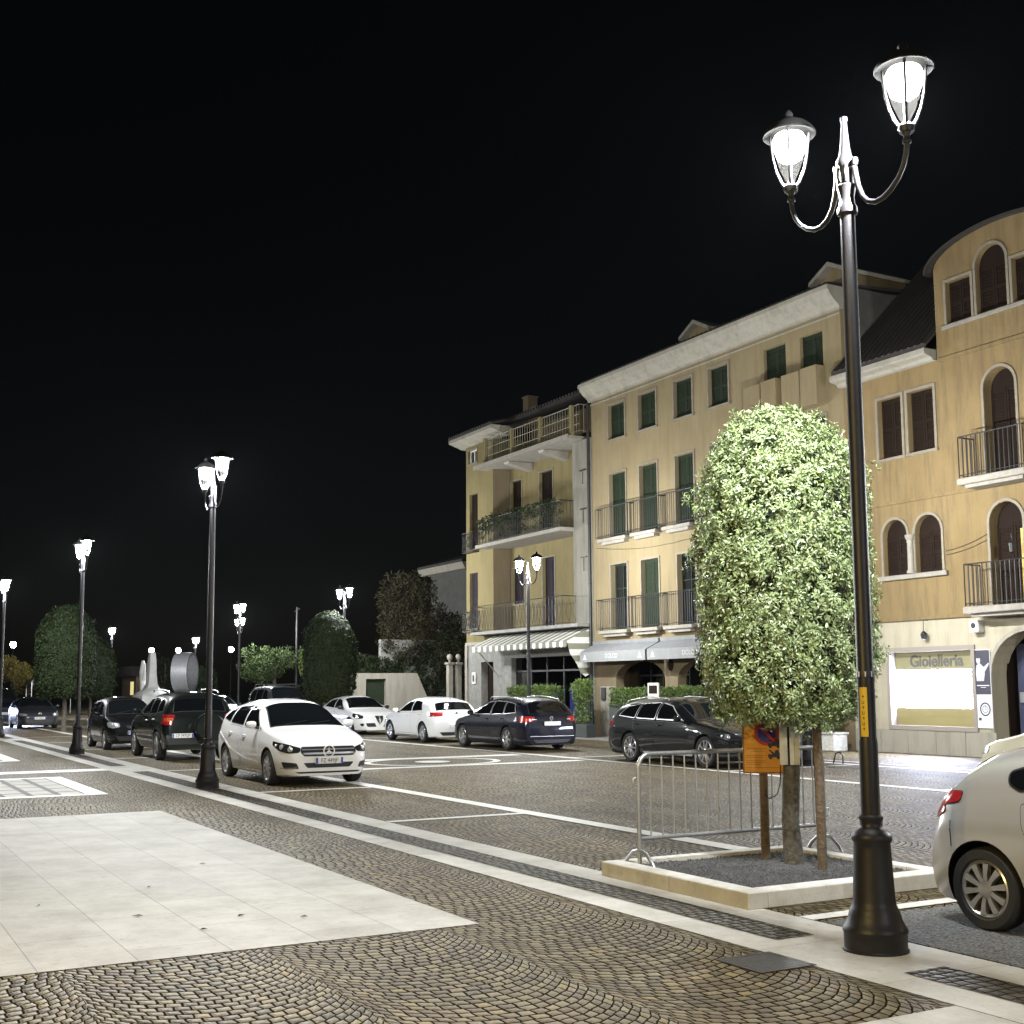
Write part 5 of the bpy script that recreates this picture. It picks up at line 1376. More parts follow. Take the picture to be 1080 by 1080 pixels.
def star_emblem(root, bvh, fr, z, r_, fdir=1, y=0):
    h = bvh.ray_cast(fr[0]+Vector((0, y, z)), fr[3])[0]; x = h.x+fdir*.03
    mb = MB(); n = 28
    mb.tube([(x, y+r_*math.cos(2*math.pi*k/n), z+r_*math.sin(2*math.pi*k/n)) for k in range(n+1)], r_*.11, 8)
    for k in range(3):
        a = math.pi/2+k*2*math.pi/3; b0 = r_*.14
        tip = (x, y+r_*math.cos(a), z+r_*math.sin(a)); l = (x, y+b0*math.cos(a+1.57), z+b0*math.sin(a+1.57)); q = (x, y-b0*math.cos(a+1.57), z-b0*math.sin(a+1.57)); c_ = (x+fdir*.02, y, z)
        mb.add([tip, l, c_, q], [(0, 1, 2), (0, 2, 3)])
    mb.build('emblem', 'letter_white', root, 50)
def round_emblem(root, bvh, fr, z, r_, fdir=1, y=0, letters=True):
    h = bvh.ray_cast(fr[0]+Vector((0, y, z)), fr[3])[0]; x = h.x+fdir*.014
    mb = MB(); n = 24
    mb.tube([(x, y+r_*math.cos(2*math.pi*k/n), z+r_*math.sin(2*math.pi*k/n)) for k in range(n+1)], r_*.12, 6)
    if letters:
        for pts in (((-.45, .62), (0, -.0), (.45, .62)), ((-.85, .25), (-.42, -.7), (0, .05), (.42, -.7), (.85, .25))):
            mb.tube([(x, y+a*r_, z+b*r_) for a, b in pts], r_*.09, 5)
    e = mb.build('emblem', 'chrome', root, 50)
    mb = MB(); a, b = sorted((x-fdir*.010, x-fdir*.002)); mb.lathe([(0, a), (r_, a), (r_, b), (0, b)], (0, y, z), 24, 'x'); mb.build('emblem_field', 'black_plastic', e)

def arch_door(c, d0, d1, ztop, zlow, wheel=None):
    """door outline; wheel=(d,R) trims it round a wheel arch"""
    return [(d0, ztop), (d1, ztop), (d1, zlow), (d0, zlow)]

# ---- white people carrier
mpv = Car(L=4.36, W=1.79, wb=2.70, fo=.86, R=.320, paint='paint_white', clear=.19, lnose=.85, cnose=.60,
    top=[(0, .56), (.03, .66), (.10, .76), (.3, .86), (.7, .955), (1.10, 1.03), (1.75, 1.41), (2.1, 1.515), (2.6, 1.555), (3.2, 1.53), (3.75, 1.46), (3.95, 1.39), (4.14, 1.12), (4.25, 1.0), (4.33, .92), (4.36, .58)],
    belt=[(0, .53), (.10, .70), (.35, .80), (1.0, .92), (1.3, .955), (2.6, .99), (3.9, 1.06), (4.2, .95), (4.36, .55)],
    ws=(1.14, 1.96, .90, .80), rw=(3.94, 4.17, .80, .84),
    wins=[[(1.50, 1.0), (1.53, 1.06), (2.02, -.135), (2.42, -.11), (2.45, 1.03)], [(2.52, 1.035), (2.49, -.11), (3.22, -.12), (3.36, 1.08)], [(3.43, 1.09), (3.29, -.125), (3.62, -.16), (3.86, 1.15)], [(1.33, .98), (1.43, .985), (1.46, 1.05)]],
    doors=[dict(poly=[(1.36, .97), (2.47, 1.01), (2.47, .30), (1.42, .30), (1.36, .6)], handle=(2.28, .86)), dict(poly=[(2.50, 1.01), (3.42, 1.05), (3.36, .80), (3.12, .52), (3.05, .30), (2.50, .30)], handle=(3.2, .90))],
    sidebits=[('sill', [(1.28, .25), (3.1, .25), (3.12, .20), (1.26, .20)], 'chrome', .012), ('body_crease', [(1.45, .40), (2.3, .44), (3.2, .60), (3.95, .90), (3.98, .87), (3.25, .565), (2.3, .41), (1.45, .375)], 'paint_white', .009)],
    mirror=(1.52, 1.06), hl_az=38,
    hl=[(.08, .50, .60), (.10, .47, .68), (.25, .62, .745), (.62, .84, .80), (.60, .86, .73), (.35, .80, .63), (.16, .68, .585)], hl_mat='lens_black',
    hl_proj=[(.19, .63, .66, .05), (.33, .745, .695, .048), (.47, .82, .72, .03)], proj_mat='chrome',
    tl_az=50, tl=[([(4.33, .55, .95), (4.0, .86, 1.0), (4.02, .88, .82), (4.32, .60, .78)], 'lens_red')],
    frontbits=[('grille', [(-.50, .70), (.50, .70), (.53, .60), (.46, .535), (-.46, .535), (-.53, .60)], 'grille_black', .010), ('grille_bar', [(-.49, .655), (.49, .655), (.49, .635), (-.49, .635)], 'alloy', .022), ('grille_bar', [(-.49, .590), (.49, .590), (.48, .570), (-.48, .570)], 'alloy', .022),
        ('air_intake', [(-.48, .42), (.48, .42), (.40, .33), (-.40, .33)], 'grille_black', .006), ('fog_intake', [(-.80, .44), (-.60, .42), (-.56, .32), (-.76, .31)], 'grille_black', .008), ('fog_intake', [(.80, .44), (.60, .42), (.56, .32), (.76, .31)], 'grille_black', .008),
        ('lower_lip', [(-.62, .265), (.62, .265), (.55, .235), (-.55, .235)], 'black_plastic', .012), ('chrome_trim', [(-.80, .335), (-.60, .345), (-.60, .333), (-.79, .322)], 'chrome', .014), ('chrome_trim', [(.80, .335), (.60, .345), (.60, .333), (.79, .322)], 'chrome', .014)],
    rearbits=[('bumper_insert', [(-.6, .36), (.6, .36), (.5, .26), (-.5, .26)], 'black_plastic', .008)],
    plate_f=(.455, 'FZ 449JF'), plate_r=(.80, 'FZ 449JF'), rimmat='alloy', spokes=5, double=True, spw=(.022, .016))
r_, bv, fr_, rr_, pt_, _ = build_car(mpv, 'parked_car', 'white people carrier with star emblem parked facing the viewer', 23.55, 8.02, -1)
star_emblem(r_, bv, fr_, .622, .10)

# ---- black off-roader with spare wheel
suv = Car(L=4.30, W=1.815, wb=2.56, fo=.86, R=.36, paint='paint_blackgreen', clear=.27, n=4.2, lean=.27, ctail=.90, ltail=.35,
    top=[(0, .72), (.04, .86), (.15, .94), (.6, 1.03), (1.15, 1.12), (1.75, 1.56), (2.1, 1.655), (2.8, 1.69), (3.6, 1.665), (3.95, 1.60), (4.08, 1.38), (4.18, 1.12), (4.26, 1.02), (4.29, .80), (4.30, .62)],
    belt=[(0, .68), (.15, .86), (1.0, 1.03), (1.4, 1.06), (4.0, 1.12), (4.2, .98), (4.30, .60)],
    ws=(1.18, 1.98, .90, .82), rw=(3.99, 4.15, .80, .84),
    wins=[[(1.55, 1.10), (2.08, -.15), (2.48, -.12), (2.50, 1.13)], [(2.56, 1.13), (2.54, -.12), (3.20, -.13), (3.26, 1.15)], [(3.32, 1.16), (3.28, -.13), (3.72, -.17), (3.86, 1.20)]],
    doors=[dict(poly=[(1.42, 1.06), (2.52, 1.10), (2.52, .42), (1.50, .42)], handle=(2.34, .97)), dict(poly=[(2.55, 1.10), (3.30, 1.12), (3.18, .82), (2.98, .62), (2.95, .42), (2.55, .42)], handle=(3.1, 1.0))],
    sidebits=[('side_moulding', [(1.45, .58), (2.95, .58), (2.95, .50), (1.45, .50)], 'black_plastic', .016)],
    mirror=(1.58, 1.17), hl_az=40, hl=[(.1, .5, .76), (.1, .5, .88), (.5, .88, .94), (.5, .88, .82), (.2, .75, .74)], hl_mat='lens_clear',
    tl_az=48, tl=[([(4.27, .70, 1.12), (4.0, .88, 1.14), (4.0, .90, .90), (4.28, .72, .86)], 'lens_red'), ([(4.275, .71, 1.04), (4.10, .87, 1.05), (4.10, .88, .96), (4.28, .72, .95)], 'lens_orange')],
    frontbits=[('grille', [(-.5, .86), (.5, .86), (.45, .76), (-.45, .76)], 'grille_black', .008), ('air_intake', [(-.6, .56), (.6, .56), (.5, .42), (-.5, .42)], 'grille_black', .008)],
    rearbits=[('bumper', [(-.84, .62), (.84, .62), (.84, .40), (-.84, .40)], 'black_plastic', .03), ('reflector', [(-.62, .66), (-.50, .66), (-.50, .62), (-.62, .62)], 'lens_red', .04), ('reflector', [(.62, .66), (.50, .66), (.50, .62), (.62, .62)], 'lens_red', .04)],
    plate_f=(.60, 'CP 747GP'), plate_r=None, rimmat='alloy', spokes=5, double=False, spw=(.045, .035), handle='chrome')
r_, bv, fr_, rr_, pt_, _ = build_car(suv, 'parked_car', 'black off-roader with spare wheel on its tailgate, parked behind the tall lamp', 32.98, 8.2, 1)
mb = MB(); mb.lathe([(0, 0), (.30, 0), (.345, -.015), (.36, -.06), (.36, -.17), (.33, -.20), (0, -.20)], (-2.33, -.14, .82), 36, 'x'); spw_ = mb.build('spare_wheel', 'paint_blackgreen', r_, 40)
text_mesh('lettering', 'TOYOTA', .105, Matrix.Translation((-2.334, -.14, .80)) @ Matrix.Rotation(R(-90), 4, 'Z') @ Matrix.Rotation(R(90), 4, 'X'), 'poster_light', spw_, .002)
mb = MB(); mb.bbox(-2.24, -2.18, .20, .72, .56, .67, .006); pl = mb.build('number_plate', 'plate_white', r_)
text_mesh('plate_lettering', 'CP 747GP', .095, Matrix.Translation((-2.242, .46, .615)) @ Matrix.Rotation(R(-90), 4, 'Z') @ Matrix.Rotation(R(90), 4, 'X'), 'black_plastic', pl, .001, .86)
mb = MB(); mb.box(-2.243, -2.241, .68, .715, .565, .665); mb.box(-2.243, -2.241, .205, .24, .565, .665); mb.build('plate_band', 'plate_blue', pl)
for sy in (-1, 1):
    mb = MB(); mb.tube([(.25, sy*.62, 1.68), (.20, sy*.62, 1.735), (-.4, sy*.62, 1.755), (-1.35, sy*.62, 1.71), (-1.45, sy*.62, 1.655)], .018, 8); mb.build('roof_rail', 'alloy', r_, 60)

# ---- small black hatchback
small = Car(L=3.70, W=1.62, wb=2.36, fo=.74, R=.29, paint='paint_black', clear=.19, n=3.8, lean=.24,
    top=[(0, .58), (.03, .70), (.12, .80), (.45, .90), (.85, .99), (1.45, 1.40), (1.8, 1.52), (2.4, 1.54), (3.2, 1.49), (3.45, 1.40), (3.58, 1.05), (3.66, .92), (3.70, .58)],
    belt=[(0, .55), (.12, .74), (.8, .90), (1.1, .93), (3.3, .99), (3.6, .88), (3.70, .55)],
    ws=(.90, 1.60, .90, .82), rw=(3.44, 3.60, .80, .82),
    wins=[[(1.25, .97), (1.62, -.14), (2.05, -.11), (2.08, .99)], [(2.14, .99), (2.11, -.11), (2.75, -.12), (2.82, 1.02)], [(2.88, 1.03), (2.81, -.12), (3.2, -.16), (3.30, 1.08)]],
    doors=[dict(poly=[(1.15, .93), (2.10, .96), (2.10, .28), (1.25, .28)], handle=(1.95, .86)), dict(poly=[(2.13, .96), (2.85, .98), (2.72, .65), (2.6, .28), (2.13, .28)], handle=(2.65, .88))],
    sidebits=[('side_moulding', [(1.25, .50), (2.62, .50), (2.62, .45), (1.25, .45)], 'chrome', .012)],
    mirror=(1.28, 1.02), hl_az=40, hl=[(.08, .42, .66), (.14, .46, .78), (.42, .72, .83), (.46, .79, .76), (.32, .76, .66), (.15, .60, .62)], hl_mat='lens_clear', hl_proj=[(.25, .62, .73, .055)],
    tl_az=50, tl=[([(3.68, .6, .95), (3.45, .78, .98), (3.45, .8, .80), (3.68, .62, .76)], 'lens_red')],
    frontbits=[('grille', [(-.32, .70), (.32, .70), (.26, .62), (-.26, .62)], 'grille_black', .008), ('air_intake', [(-.6, .40), (.6, .40), (.5, .27), (-.5, .27)], 'grille_black', .008)],
    rearbits=[], plate_f=(.50, 'DG 318KN'), plate_r=(.7, 'DG 318KN'), rimmat='alloy', spokes=6, double=False, spw=(.035, .022))
build_car(small, 'parked_car', 'small black hatchback facing the viewer, between the off-roader and a street lamp', 39.2, 8.05, -1)

# ---- hatchbacks
def hatch(**k):
    d = dict(L=4.26, W=1.79, wb=2.63, fo=.86, R=.318, clear=.17, lnose=.8, cnose=.62,
    top=[(0, .56), (.03, .66), (.12, .74), (.5, .86), (1.15, .97), (1.85, 1.35), (2.2, 1.435), (2.6, 1.455), (3.3, 1.42), (3.78, 1.34), (3.86, 1.28), (4.06, 1.03), (4.16, .97), (4.24, .88), (4.26, .56)],
    belt=[(0, .53), (.12, .69), (.5, .80), (1.1, .90), (1.4, .92), (3.6, .985), (4.05, .92), (4.2, .82), (4.26, .53)],
    ws=(1.20, 2.0, .90, .80), rw=(3.85, 4.07, .80, .84),
    wins=[[(1.55, .965), (2.10, -.135), (2.50, -.115), (2.54, .985)], [(2.60, .985), (2.57, -.115), (3.12, -.125), (3.40, 1.02)]],
    doors=[dict(poly=[(1.42, .92), (2.56, .95), (2.56, .27), (1.46, .27)], handle=(2.38, .86)), dict(poly=[(2.59, .95), (3.46, .97), (3.38, .80), (3.08, .5), (3.02, .27), (2.59, .27)], handle=(3.25, .89))],
    sidebits=[('sill', [(1.3, .22), (3.0, .22), (3.0, .19), (1.3, .19)], 'black_plastic', .008), ('body_crease', [(1.25, .775), (2.6, .80), (3.8, .82), (3.8, .80), (2.6, .778), (1.25, .755)], k.get('paint', 'paint_white'), .009)],
    mirror=(1.55, 1.0), hl_az=38, hl=[(.08, .52, .58), (.08, .50, .67), (.25, .70, .71), (.58, .86, .74), (.56, .86, .67), (.3, .80, .58)],
    tl_az=46, tl=[([(4.22, .50, .96), (4.20, .48, .84), (4.02, .85, .82), (3.86, .88, .86), (3.84, .88, .96)], 'lens_red')],
    frontbits=[('grille', [(-.50, .655), (.50, .655), (.48, .60), (-.48, .60)], 'grille_black', .008), ('air_intake', [(-.62, .42), (.62, .42), (.52, .28), (-.52, .28)], 'grille_black', .008)],
    rearbits=[('bumper_insert', [(-.62, .33), (.62, .33), (.52, .22), (-.52, .22)], 'black_plastic', .01)],
    plate_f=(.48, 'FB 602LC'), plate_r=(.52, 'FB 602LC'), rimmat='alloy', spokes=5, double=True, spw=(.026, .018))
    d.update(k); return Car(**d)
golf_w = hatch(paint='paint_white_cool')
r_, bv, fr_, rr_, pt_, _ = build_car(golf_w, 'parked_car', 'white hatchback seen from behind with dark rear window, parked along the far row', 38.05, 17.83, 1)
round_emblem(r_, bv, rr_, .92, .055, -1)
mb = MB(); mb.box(-2.09, -2.085, -.02, .02, 1.0, 1.0)
golf_d = hatch(paint='paint_darkgrey', hl_mat='lens_clear')
r_, bv, fr_, rr_, pt_, _ = build_car(golf_d, 'parked_car', 'dark grey hatchback facing the viewer near the left edge, under the clipped tree', 62.9, 8.7, -1)
round_emblem(r_, bv, fr_, .66, .07, 1)
giu = hatch(paint='paint_white', L=4.35, wb=2.63, fo=.90, cnose=.55, lnose=.95, pn=2.1,
    top=[(0, .54), (.04, .64), (.15, .72), (.5, .84), (1.25, .98), (1.95, 1.37), (2.3, 1.45), (2.7, 1.465), (3.3, 1.42), (3.75, 1.32), (4.1, 1.06), (4.22, .98), (4.32, .86), (4.35, .56)],
    hl=[(.22, .56, .60), (.20, .55, .70), (.40, .70, .78), (.66, .84, .80), (.66, .86, .70), (.42, .80, .60)], hl_proj=[(.42, .74, .70, .05)],
    wins=[[(1.60, .975), (2.18, -.135), (2.58, -.115), (2.60, .99)], [(2.66, .99), (2.64, -.115), (3.20, -.14), (3.62, 1.04)]], mirror=(1.62, 1.0), mirror_paint='black_plastic',
    ws=(1.30, 2.08, .90, .80), rw=(3.76, 4.10, .80, .84), tl=[([(4.30, .50, .90), (4.26, .52, .80), (4.05, .84, .82), (3.95, .87, .90), (4.1, .8, .96)], 'lens_red')],
    frontbits=[('shield_grille', [(-.17, .70), (.17, .70), (.13, .55), (0, .36), (-.13, .55)], 'grille_black', .012), ('shield_rim', [(-.02, .70), (.02, .70), (.02, .38), (-.02, .38)], 'chrome', .018), ('air_intake', [(-.56, .44), (-.20, .44), (-.14, .30), (-.5, .30)], 'grille_black', .008), ('air_intake', [(.56, .44), (.20, .44), (.14, .30), (.5, .30)], 'grille_black', .008), ('fog_light', [(-.72, .43), (-.62, .43), (-.62, .33), (-.70, .33)], 'lens_black', .008), ('fog_light', [(.72, .43), (.62, .43), (.62, .33), (.70, .33)], 'lens_black', .008)],
    plate_f=None, plate_r=(.6, 'EH 915TV'))
r_, bv, fr_, rr_, pt_, _ = build_car(giu, 'parked_car', 'white hatchback with shield grille facing the viewer before the garden wall', 45.75, 18.38, -1)
mb = MB(); h = bv.ray_cast(fr_[0]+Vector((0, .42, .42)), fr_[3])[0]; mb.bbox(h.x, h.x+.02, .18, .64, .36, .47, .004); pl = mb.build('number_plate', 'plate_white', r_)

# ---- dark estate
est = Car(L=4.68, W=1.81, wb=2.75, fo=.90, R=.325, paint='paint_navy', clear=.16, lnose=.8, cnose=.62,
    top=[(0, .56), (.03, .67), (.12, .74), (.5, .85), (1.2, .97), (1.9, 1.36), (2.3, 1.455), (2.8, 1.48), (3.8, 1.44), (4.25, 1.38), (4.35, 1.30), (4.52, 1.04), (4.58, .98), (4.66, .90), (4.68, .55)],
    belt=[(0, .53), (.12, .69), (.5, .79), (1.15, .89), (1.45, .91), (4.2, .965), (4.5, .93), (4.62, .84), (4.68, .52)],
    ws=(1.25, 2.06, .90, .80), rw=(4.30, 4.54, .80, .84), winborder='chrome',
    wins=[[(1.62, .955), (2.18, -.13), (2.60, -.11), (2.62, .97)], [(2.67, .97), (2.65, -.11), (3.32, -.12), (3.40, .985)], [(3.45, .99), (3.37, -.12), (3.88, -.145), (4.12, .99 + .04)]],
    doors=[dict(poly=[(1.46, .91), (2.64, .94), (2.64, .26), (1.50, .26)], handle=(2.46, .85)), dict(poly=[(2.67, .94), (3.56, .96), (3.48, .80), (3.24, .5), (3.18, .26), (2.67, .26)], handle=(3.36, .87))],
    sidebits=[('body_crease', [(1.25, .765), (2.7, .79), (4.3, .815), (4.3, .795), (2.7, .768), (1.25, .745)], 'paint_navy', .009)], mirror=(1.62, 1.0), hl_az=38, hl=[(.08, .50, .58), (.08, .50, .68), (.25, .70, .72), (.55, .86, .75), (.55, .86, .66), (.3, .80, .58)],
    tl_az=46, tl=[([(4.65, .55, .93), (4.64, .58, .80), (4.48, .84, .76), (4.36, .88, .80), (4.36, .88, .95)], 'lens_red'), ([(4.62, .66, .88), (4.60, .68, .82), (4.48, .84, .81), (4.46, .84, .88)], 'lens_orange')],
    frontbits=[('grille', [(-.42, .70), (.42, .70), (.40, .58), (-.40, .58)], 'grille_black', .008), ('air_intake', [(-.6, .42), (.6, .42), (.5, .28), (-.5, .28)], 'grille_black', .008)],
    rearbits=[('chrome_strip', [(-.70, .40), (.70, .40), (.70, .385), (-.70, .385)], 'chrome', .012), ('badge', [(.48, .86), (.62, .86), (.62, .84), (.48, .84)], 'chrome', .012), ('badge', [(-.62, .86), (-.50, .86), (-.50, .84), (-.62, .84)], 'chrome', .012), ('bumper_insert', [(-.6, .30), (.6, .30), (.5, .21), (-.5, .21)], 'black_plastic', .01)],
    plate_f=(.45, 'FF 249FM'), plate_r=(.74, 'FF 249FM'), rimmat='alloy', spokes=6, double=False, spw=(.035, .028))
def rails(r_, x0, x1, y, z0, z1):
    for sy in (-1, 1):
        mb = MB(); mb.tube([(x0, sy*y, z0-.03), (x0-.06, sy*y, z0+.025), ((x0+x1)/2, sy*y, max(z0, z1)+.045), (x1+.06, sy*y, z1+.02), (x1, sy*y, z1-.04)], .016, 8); mb.build('roof_rail', 'alloy', r_, 60)
r_, bv, fr_, rr_, pt_, _ = build_car(est, 'parked_car', 'dark blue estate car with roof rails seen from behind, below the twin lantern lamp', 32.0, 17.66, 1)
rails(r_, .15, -1.75, .60, 1.44, 1.38)
round_emblem(r_, bv, rr_, .88, .05, -1, letters=False)
# ---- long black estate facing the viewer
lon = Car(L=4.84, W=1.83, wb=2.84, fo=.93, R=.335, paint='paint_black', clear=.17, lnose=.85, cnose=.62,
    top=[(0, .56), (.03, .67), (.12, .75), (.5, .86), (1.3, .985), (2.05, 1.37), (2.45, 1.465), (2.9, 1.49), (3.9, 1.45), (4.4, 1.36), (4.52, 1.26), (4.68, 1.02), (4.74, .97), (4.82, .88), (4.84, .55)],
    belt=[(0, .53), (.12, .70), (.5, .80), (1.25, .90), (1.55, .93), (4.3, .975), (4.62, .93), (4.76, .84), (4.84, .52)],
    ws=(1.35, 2.20, .90, .80), rw=(4.46, 4.70, .80, .84), winborder='chrome',
    wins=[[(1.72, .97), (2.32, -.13), (2.72, -.11), (2.74, .985)], [(2.80, .985), (2.78, -.11), (3.46, -.12), (3.56, 1.0)], [(3.61, 1.0), (3.52, -.12), (4.02, -.15), (4.30, 1.05)]],
    doors=[dict(poly=[(1.55, .93), (2.76, .955), (2.76, .28), (1.60, .28)], handle=(2.58, .86)), dict(poly=[(2.79, .955), (3.72, .975), (3.62, .80), (3.36, .5), (3.30, .28), (2.79, .28)], handle=(3.5, .88))],
    sidebits=[('sill', [(1.4, .26), (3.25, .26), (3.25, .22), (1.4, .22)], 'chrome', .010)], mirror=(1.72, 1.01), hl_az=38,
    hl=[(.08, .50, .60), (.08, .48, .67), (.25, .70, .71), (.60, .87, .745), (.58, .87, .68), (.3, .80, .60)], hl_proj=[(.28, .74, .655, .03), (.42, .82, .68, .03)],
    tl_az=46, tl=[([(4.80, .50, .93), (4.80, .52, .82), (4.62, .86, .80), (4.5, .89, .82), (4.48, .89, .93)], 'lens_red')],
    frontbits=[('grille', [(-.52, .69), (.52, .69), (.48, .56), (-.48, .56)], 'grille_black', .008)] + [('grille_bar', [(-.5, z), (.5, z), (.5, z-.012), (-.5, z-.012)], 'chrome', .02) for z in (.68, .645, .61)] + [('air_intake', [(-.66, .42), (.66, .42), (.56, .27), (-.56, .27)], 'grille_black', .008)],
    rearbits=[('bumper_insert', [(-.6, .32), (.6, .32), (.5, .22), (-.5, .22)], 'black_plastic', .01)],
    plate_f=(.47, 'FK 530RS'), plate_r=(.62, 'FK 530RS'), rimmat='alloy', spokes=5, double=True, spw=(.020, .014), rimr=.76)
r_, bv, fr_, rr_, pt_, _ = build_car(lon, 'parked_car', 'long black estate car parked behind the crowd barrier and the bright tree', 22.98, 17.5, -1)
rails(r_, -.15, -1.85, .60, 1.45, 1.38)
round_emblem(r_, bv, fr_, .63, .06, 1)
# ---- silver supermini at the right edge
sup = hatch(paint='paint_silver', L=4.06, W=1.74, wb=2.54, fo=.93, R=.312, rimr=.70,
    top=[(0, .56), (.03, .68), (.12, .75), (.5, .87), (1.0, .98), (1.7, 1.36), (2.05, 1.445), (2.5, 1.46), (3.1, 1.43), (3.56, 1.355), (3.68, 1.28), (3.88, 1.06), (3.96, .97), (4.03, .84), (4.06, .50)],
    belt=[(0, .53), (.12, .69), (.5, .80), (1.0, .90), (1.3, .92), (3.3, .975), (3.85, .92), (3.98, .80), (4.06, .48)],
    ws=(1.05, 1.86, .90, .80), rw=(3.60, 3.87, .80, .84), ltail=.5, ctail=.83,
    wins=[[(1.45, .965), (1.95, -.135), (2.32, -.115), (2.36, .985)], [(2.42, .985), (2.39, -.115), (2.86, -.125), (3.06, 1.0), (3.0, .99)], [(3.02, 1.12), (2.93, -.14), (3.10, -.17), (3.28, 1.20), (3.26, 1.10), (3.12, 1.04)]],
    doors=[dict(poly=[(1.30, .92), (2.38, .95), (2.38, .27), (1.34, .27)], handle=(2.2, .84)), dict(poly=[(2.41, .95), (3.13, .98), (3.10, .80), (2.90, .5), (2.84, .27), (2.41, .27)], handle=(2.94, .87))],
    mirror=(1.45, 1.0), hl=[(.08, .50, .62), (.08, .50, .70), (.25, .66, .77), (.66, .83, .80), (.6, .84, .70), (.3, .78, .60)],
    tl_az=52, tl=[([(4.00, .56, .98), (3.90, .70, 1.02), (3.70, .82, 1.03), (3.70, .82, .94), (3.86, .79, .91), (3.82, .80, .86), (3.92, .76, .80), (4.04, .62, .80)], 'lens_red'), ([(3.96, .70, .965), (3.80, .80, .975), (3.80, .80, .945), (3.96, .71, .935)], 'lens_clear'), ([(3.99, .68, .87), (3.90, .77, .875), (3.90, .77, .85), (3.99, .69, .845)], 'lens_black')],
    sidebits=[('bumper_seam', [(3.77, .80), (3.78, .80), (3.765, .60), (3.755, .60)], 'black_plastic', .002)], plate_f=(.45, 'ER 281PD'), plate_r=(.55, 'ER 281PD'), spokes=10, double=False, spw=(.018, .026))
r_, *_ = build_car(sup, 'parked_car', 'silver supermini cut by the right edge, its rear wheel beside the nearest lamp', 4.92, 8.10, -1)
r_.scale = (.935, .935, .935)
# ---- cream city car behind it
city = Car(L=3.58, W=1.63, wb=2.30, fo=.72, R=.29, paint='paint_cream', clear=.19, lnose=.85, cnose=.58, pn=2.0, n=2.8,
    top=[(0, .52), (.04, .64), (.15, .74), (.5, .86), (.95, .97), (1.5, 1.38), (1.85, 1.48), (2.3, 1.485), (2.9, 1.38), (3.3, 1.12), (3.5, .92), (3.58, .56)],
    belt=[(0, .50), (.15, .68), (.5, .78), (1.0, .88), (3.2, .93), (3.5, .80), (3.58, .52)],
    ws=(1.0, 1.62, .88, .80), rw=(2.92, 3.28, .78, .84), wins=[[(1.32, .94), (1.72, -.14), (2.25, -.115), (2.3, .96)], [(2.36, .96), (2.32, -.12), (2.75, -.16), (3.02, 1.0)]],
    doors=[dict(poly=[(1.15, .89), (2.33, .92), (2.33, .28), (1.2, .28)], handle=(2.16, .83))], sidebits=[('side_marker', [(.98, .70), (1.08, .70), (1.08, .675), (.98, .675)], 'lens_black', .008)],
    mirror=(1.3, .98), hl_az=36, hl=[(.2, .46, .58), (.2, .46, .72), (.4, .66, .74), (.4, .68, .60)], hl_mat='lens_clear', tl_az=46, tl=[([(3.5, .5, .88), (3.4, .72, .88), (3.4, .74, .72), (3.5, .55, .72)], 'lens_red')],
    frontbits=[('air_intake', [(-.5, .38), (.5, .38), (.42, .27), (-.42, .27)], 'grille_black', .008)], rearbits=[], plate_f=(.46, 'EX 077BW'), plate_r=(.55, 'EX 077BW'), rimmat='alloy', spokes=7, double=False, spw=(.03, .02))
build_car(city, 'parked_car', 'cream city car showing only its nose behind the silver supermini', 12.75, 17.55, 1)
# ---- farther cars
van = Car(L=4.6, W=1.85, wb=2.8, fo=.85, R=.35, paint='paint_darkgrey', clear=.24, n=4.5, lean=.2, ctail=.92, ltail=.3,
    top=[(0, .75), (.05, .95), (.2, 1.03), (.8, 1.14), (1.15, 1.2), (1.7, 1.75), (2.0, 1.86), (3, 1.90), (4.35, 1.84), (4.5, 1.5), (4.56, 1.1), (4.6, .6)],
    belt=[(0, .7), (.2, .95), (1.1, 1.1), (4.4, 1.16), (4.6, .58)], ws=(1.2, 1.86, .9, .84), rw=(4.38, 4.53, .8, .84),
    wins=[[(1.5, 1.16), (1.95, -.17), (2.4, -.14), (2.42, 1.18)], [(2.5, 1.18), (2.48, -.14), (3.3, -.14), (3.35, 1.2)], [(3.45, 1.2), (3.4, -.14), (4.05, -.16), (4.2, 1.22)]],
    doors=[dict(poly=[(1.38, 1.1), (2.45, 1.14), (2.45, .4), (1.42, .4)], handle=(2.25, 1.0)), dict(poly=[(2.5, 1.14), (3.38, 1.15), (3.2, .8), (3.1, .4), (2.5, .4)], handle=(3.2, 1.02))], sidebits=[], mirror=(1.5, 1.22), mirror_paint='black_plastic', hl_az=40,
    hl=[(.12, .5, .8), (.12, .5, .92), (.45, .86, .96), (.45, .88, .84)], tl_az=46, tl=[([(4.56, .7, 1.1), (4.4, .86, 1.1), (4.4, .88, .8), (4.58, .72, .8)], 'lens_red')],
    frontbits=[('grille', [(-.5, .9), (.5, .9), (.45, .78), (-.45, .78)], 'grille_black', .008)], rearbits=[], plate_f=(.6, 'DT 664XA'), plate_r=None, rimmat='alloy_dark', spokes=6, double=False, spw=(.04, .03))
r_, *_ = build_car(van, 'parked_car', 'tall dark van with roof rack showing just above the white people carrier', 53.2, 17.7, -1)
mb = MB()
for x in (.2, -.4, -1.0, -1.6): mb.tube([(x, -.7, 1.84), (x, -.68, 1.94), (x, .68, 1.94), (x, .7, 1.84)], .02, 6)
for y in (-.6, .6): mb.tube([(.35, y, 1.95), (-1.75, y, 1.95)], .02, 6)
mb.build('roof_rack', 'black_plastic', r_, 60)
build_car(hatch(paint='paint_grey'), 'parked_car', 'silver grey hatchback half hidden behind the black off-roader', 63.5, 17.7, -1)
van.paint = 'paint_navy'; van.rearbits = []
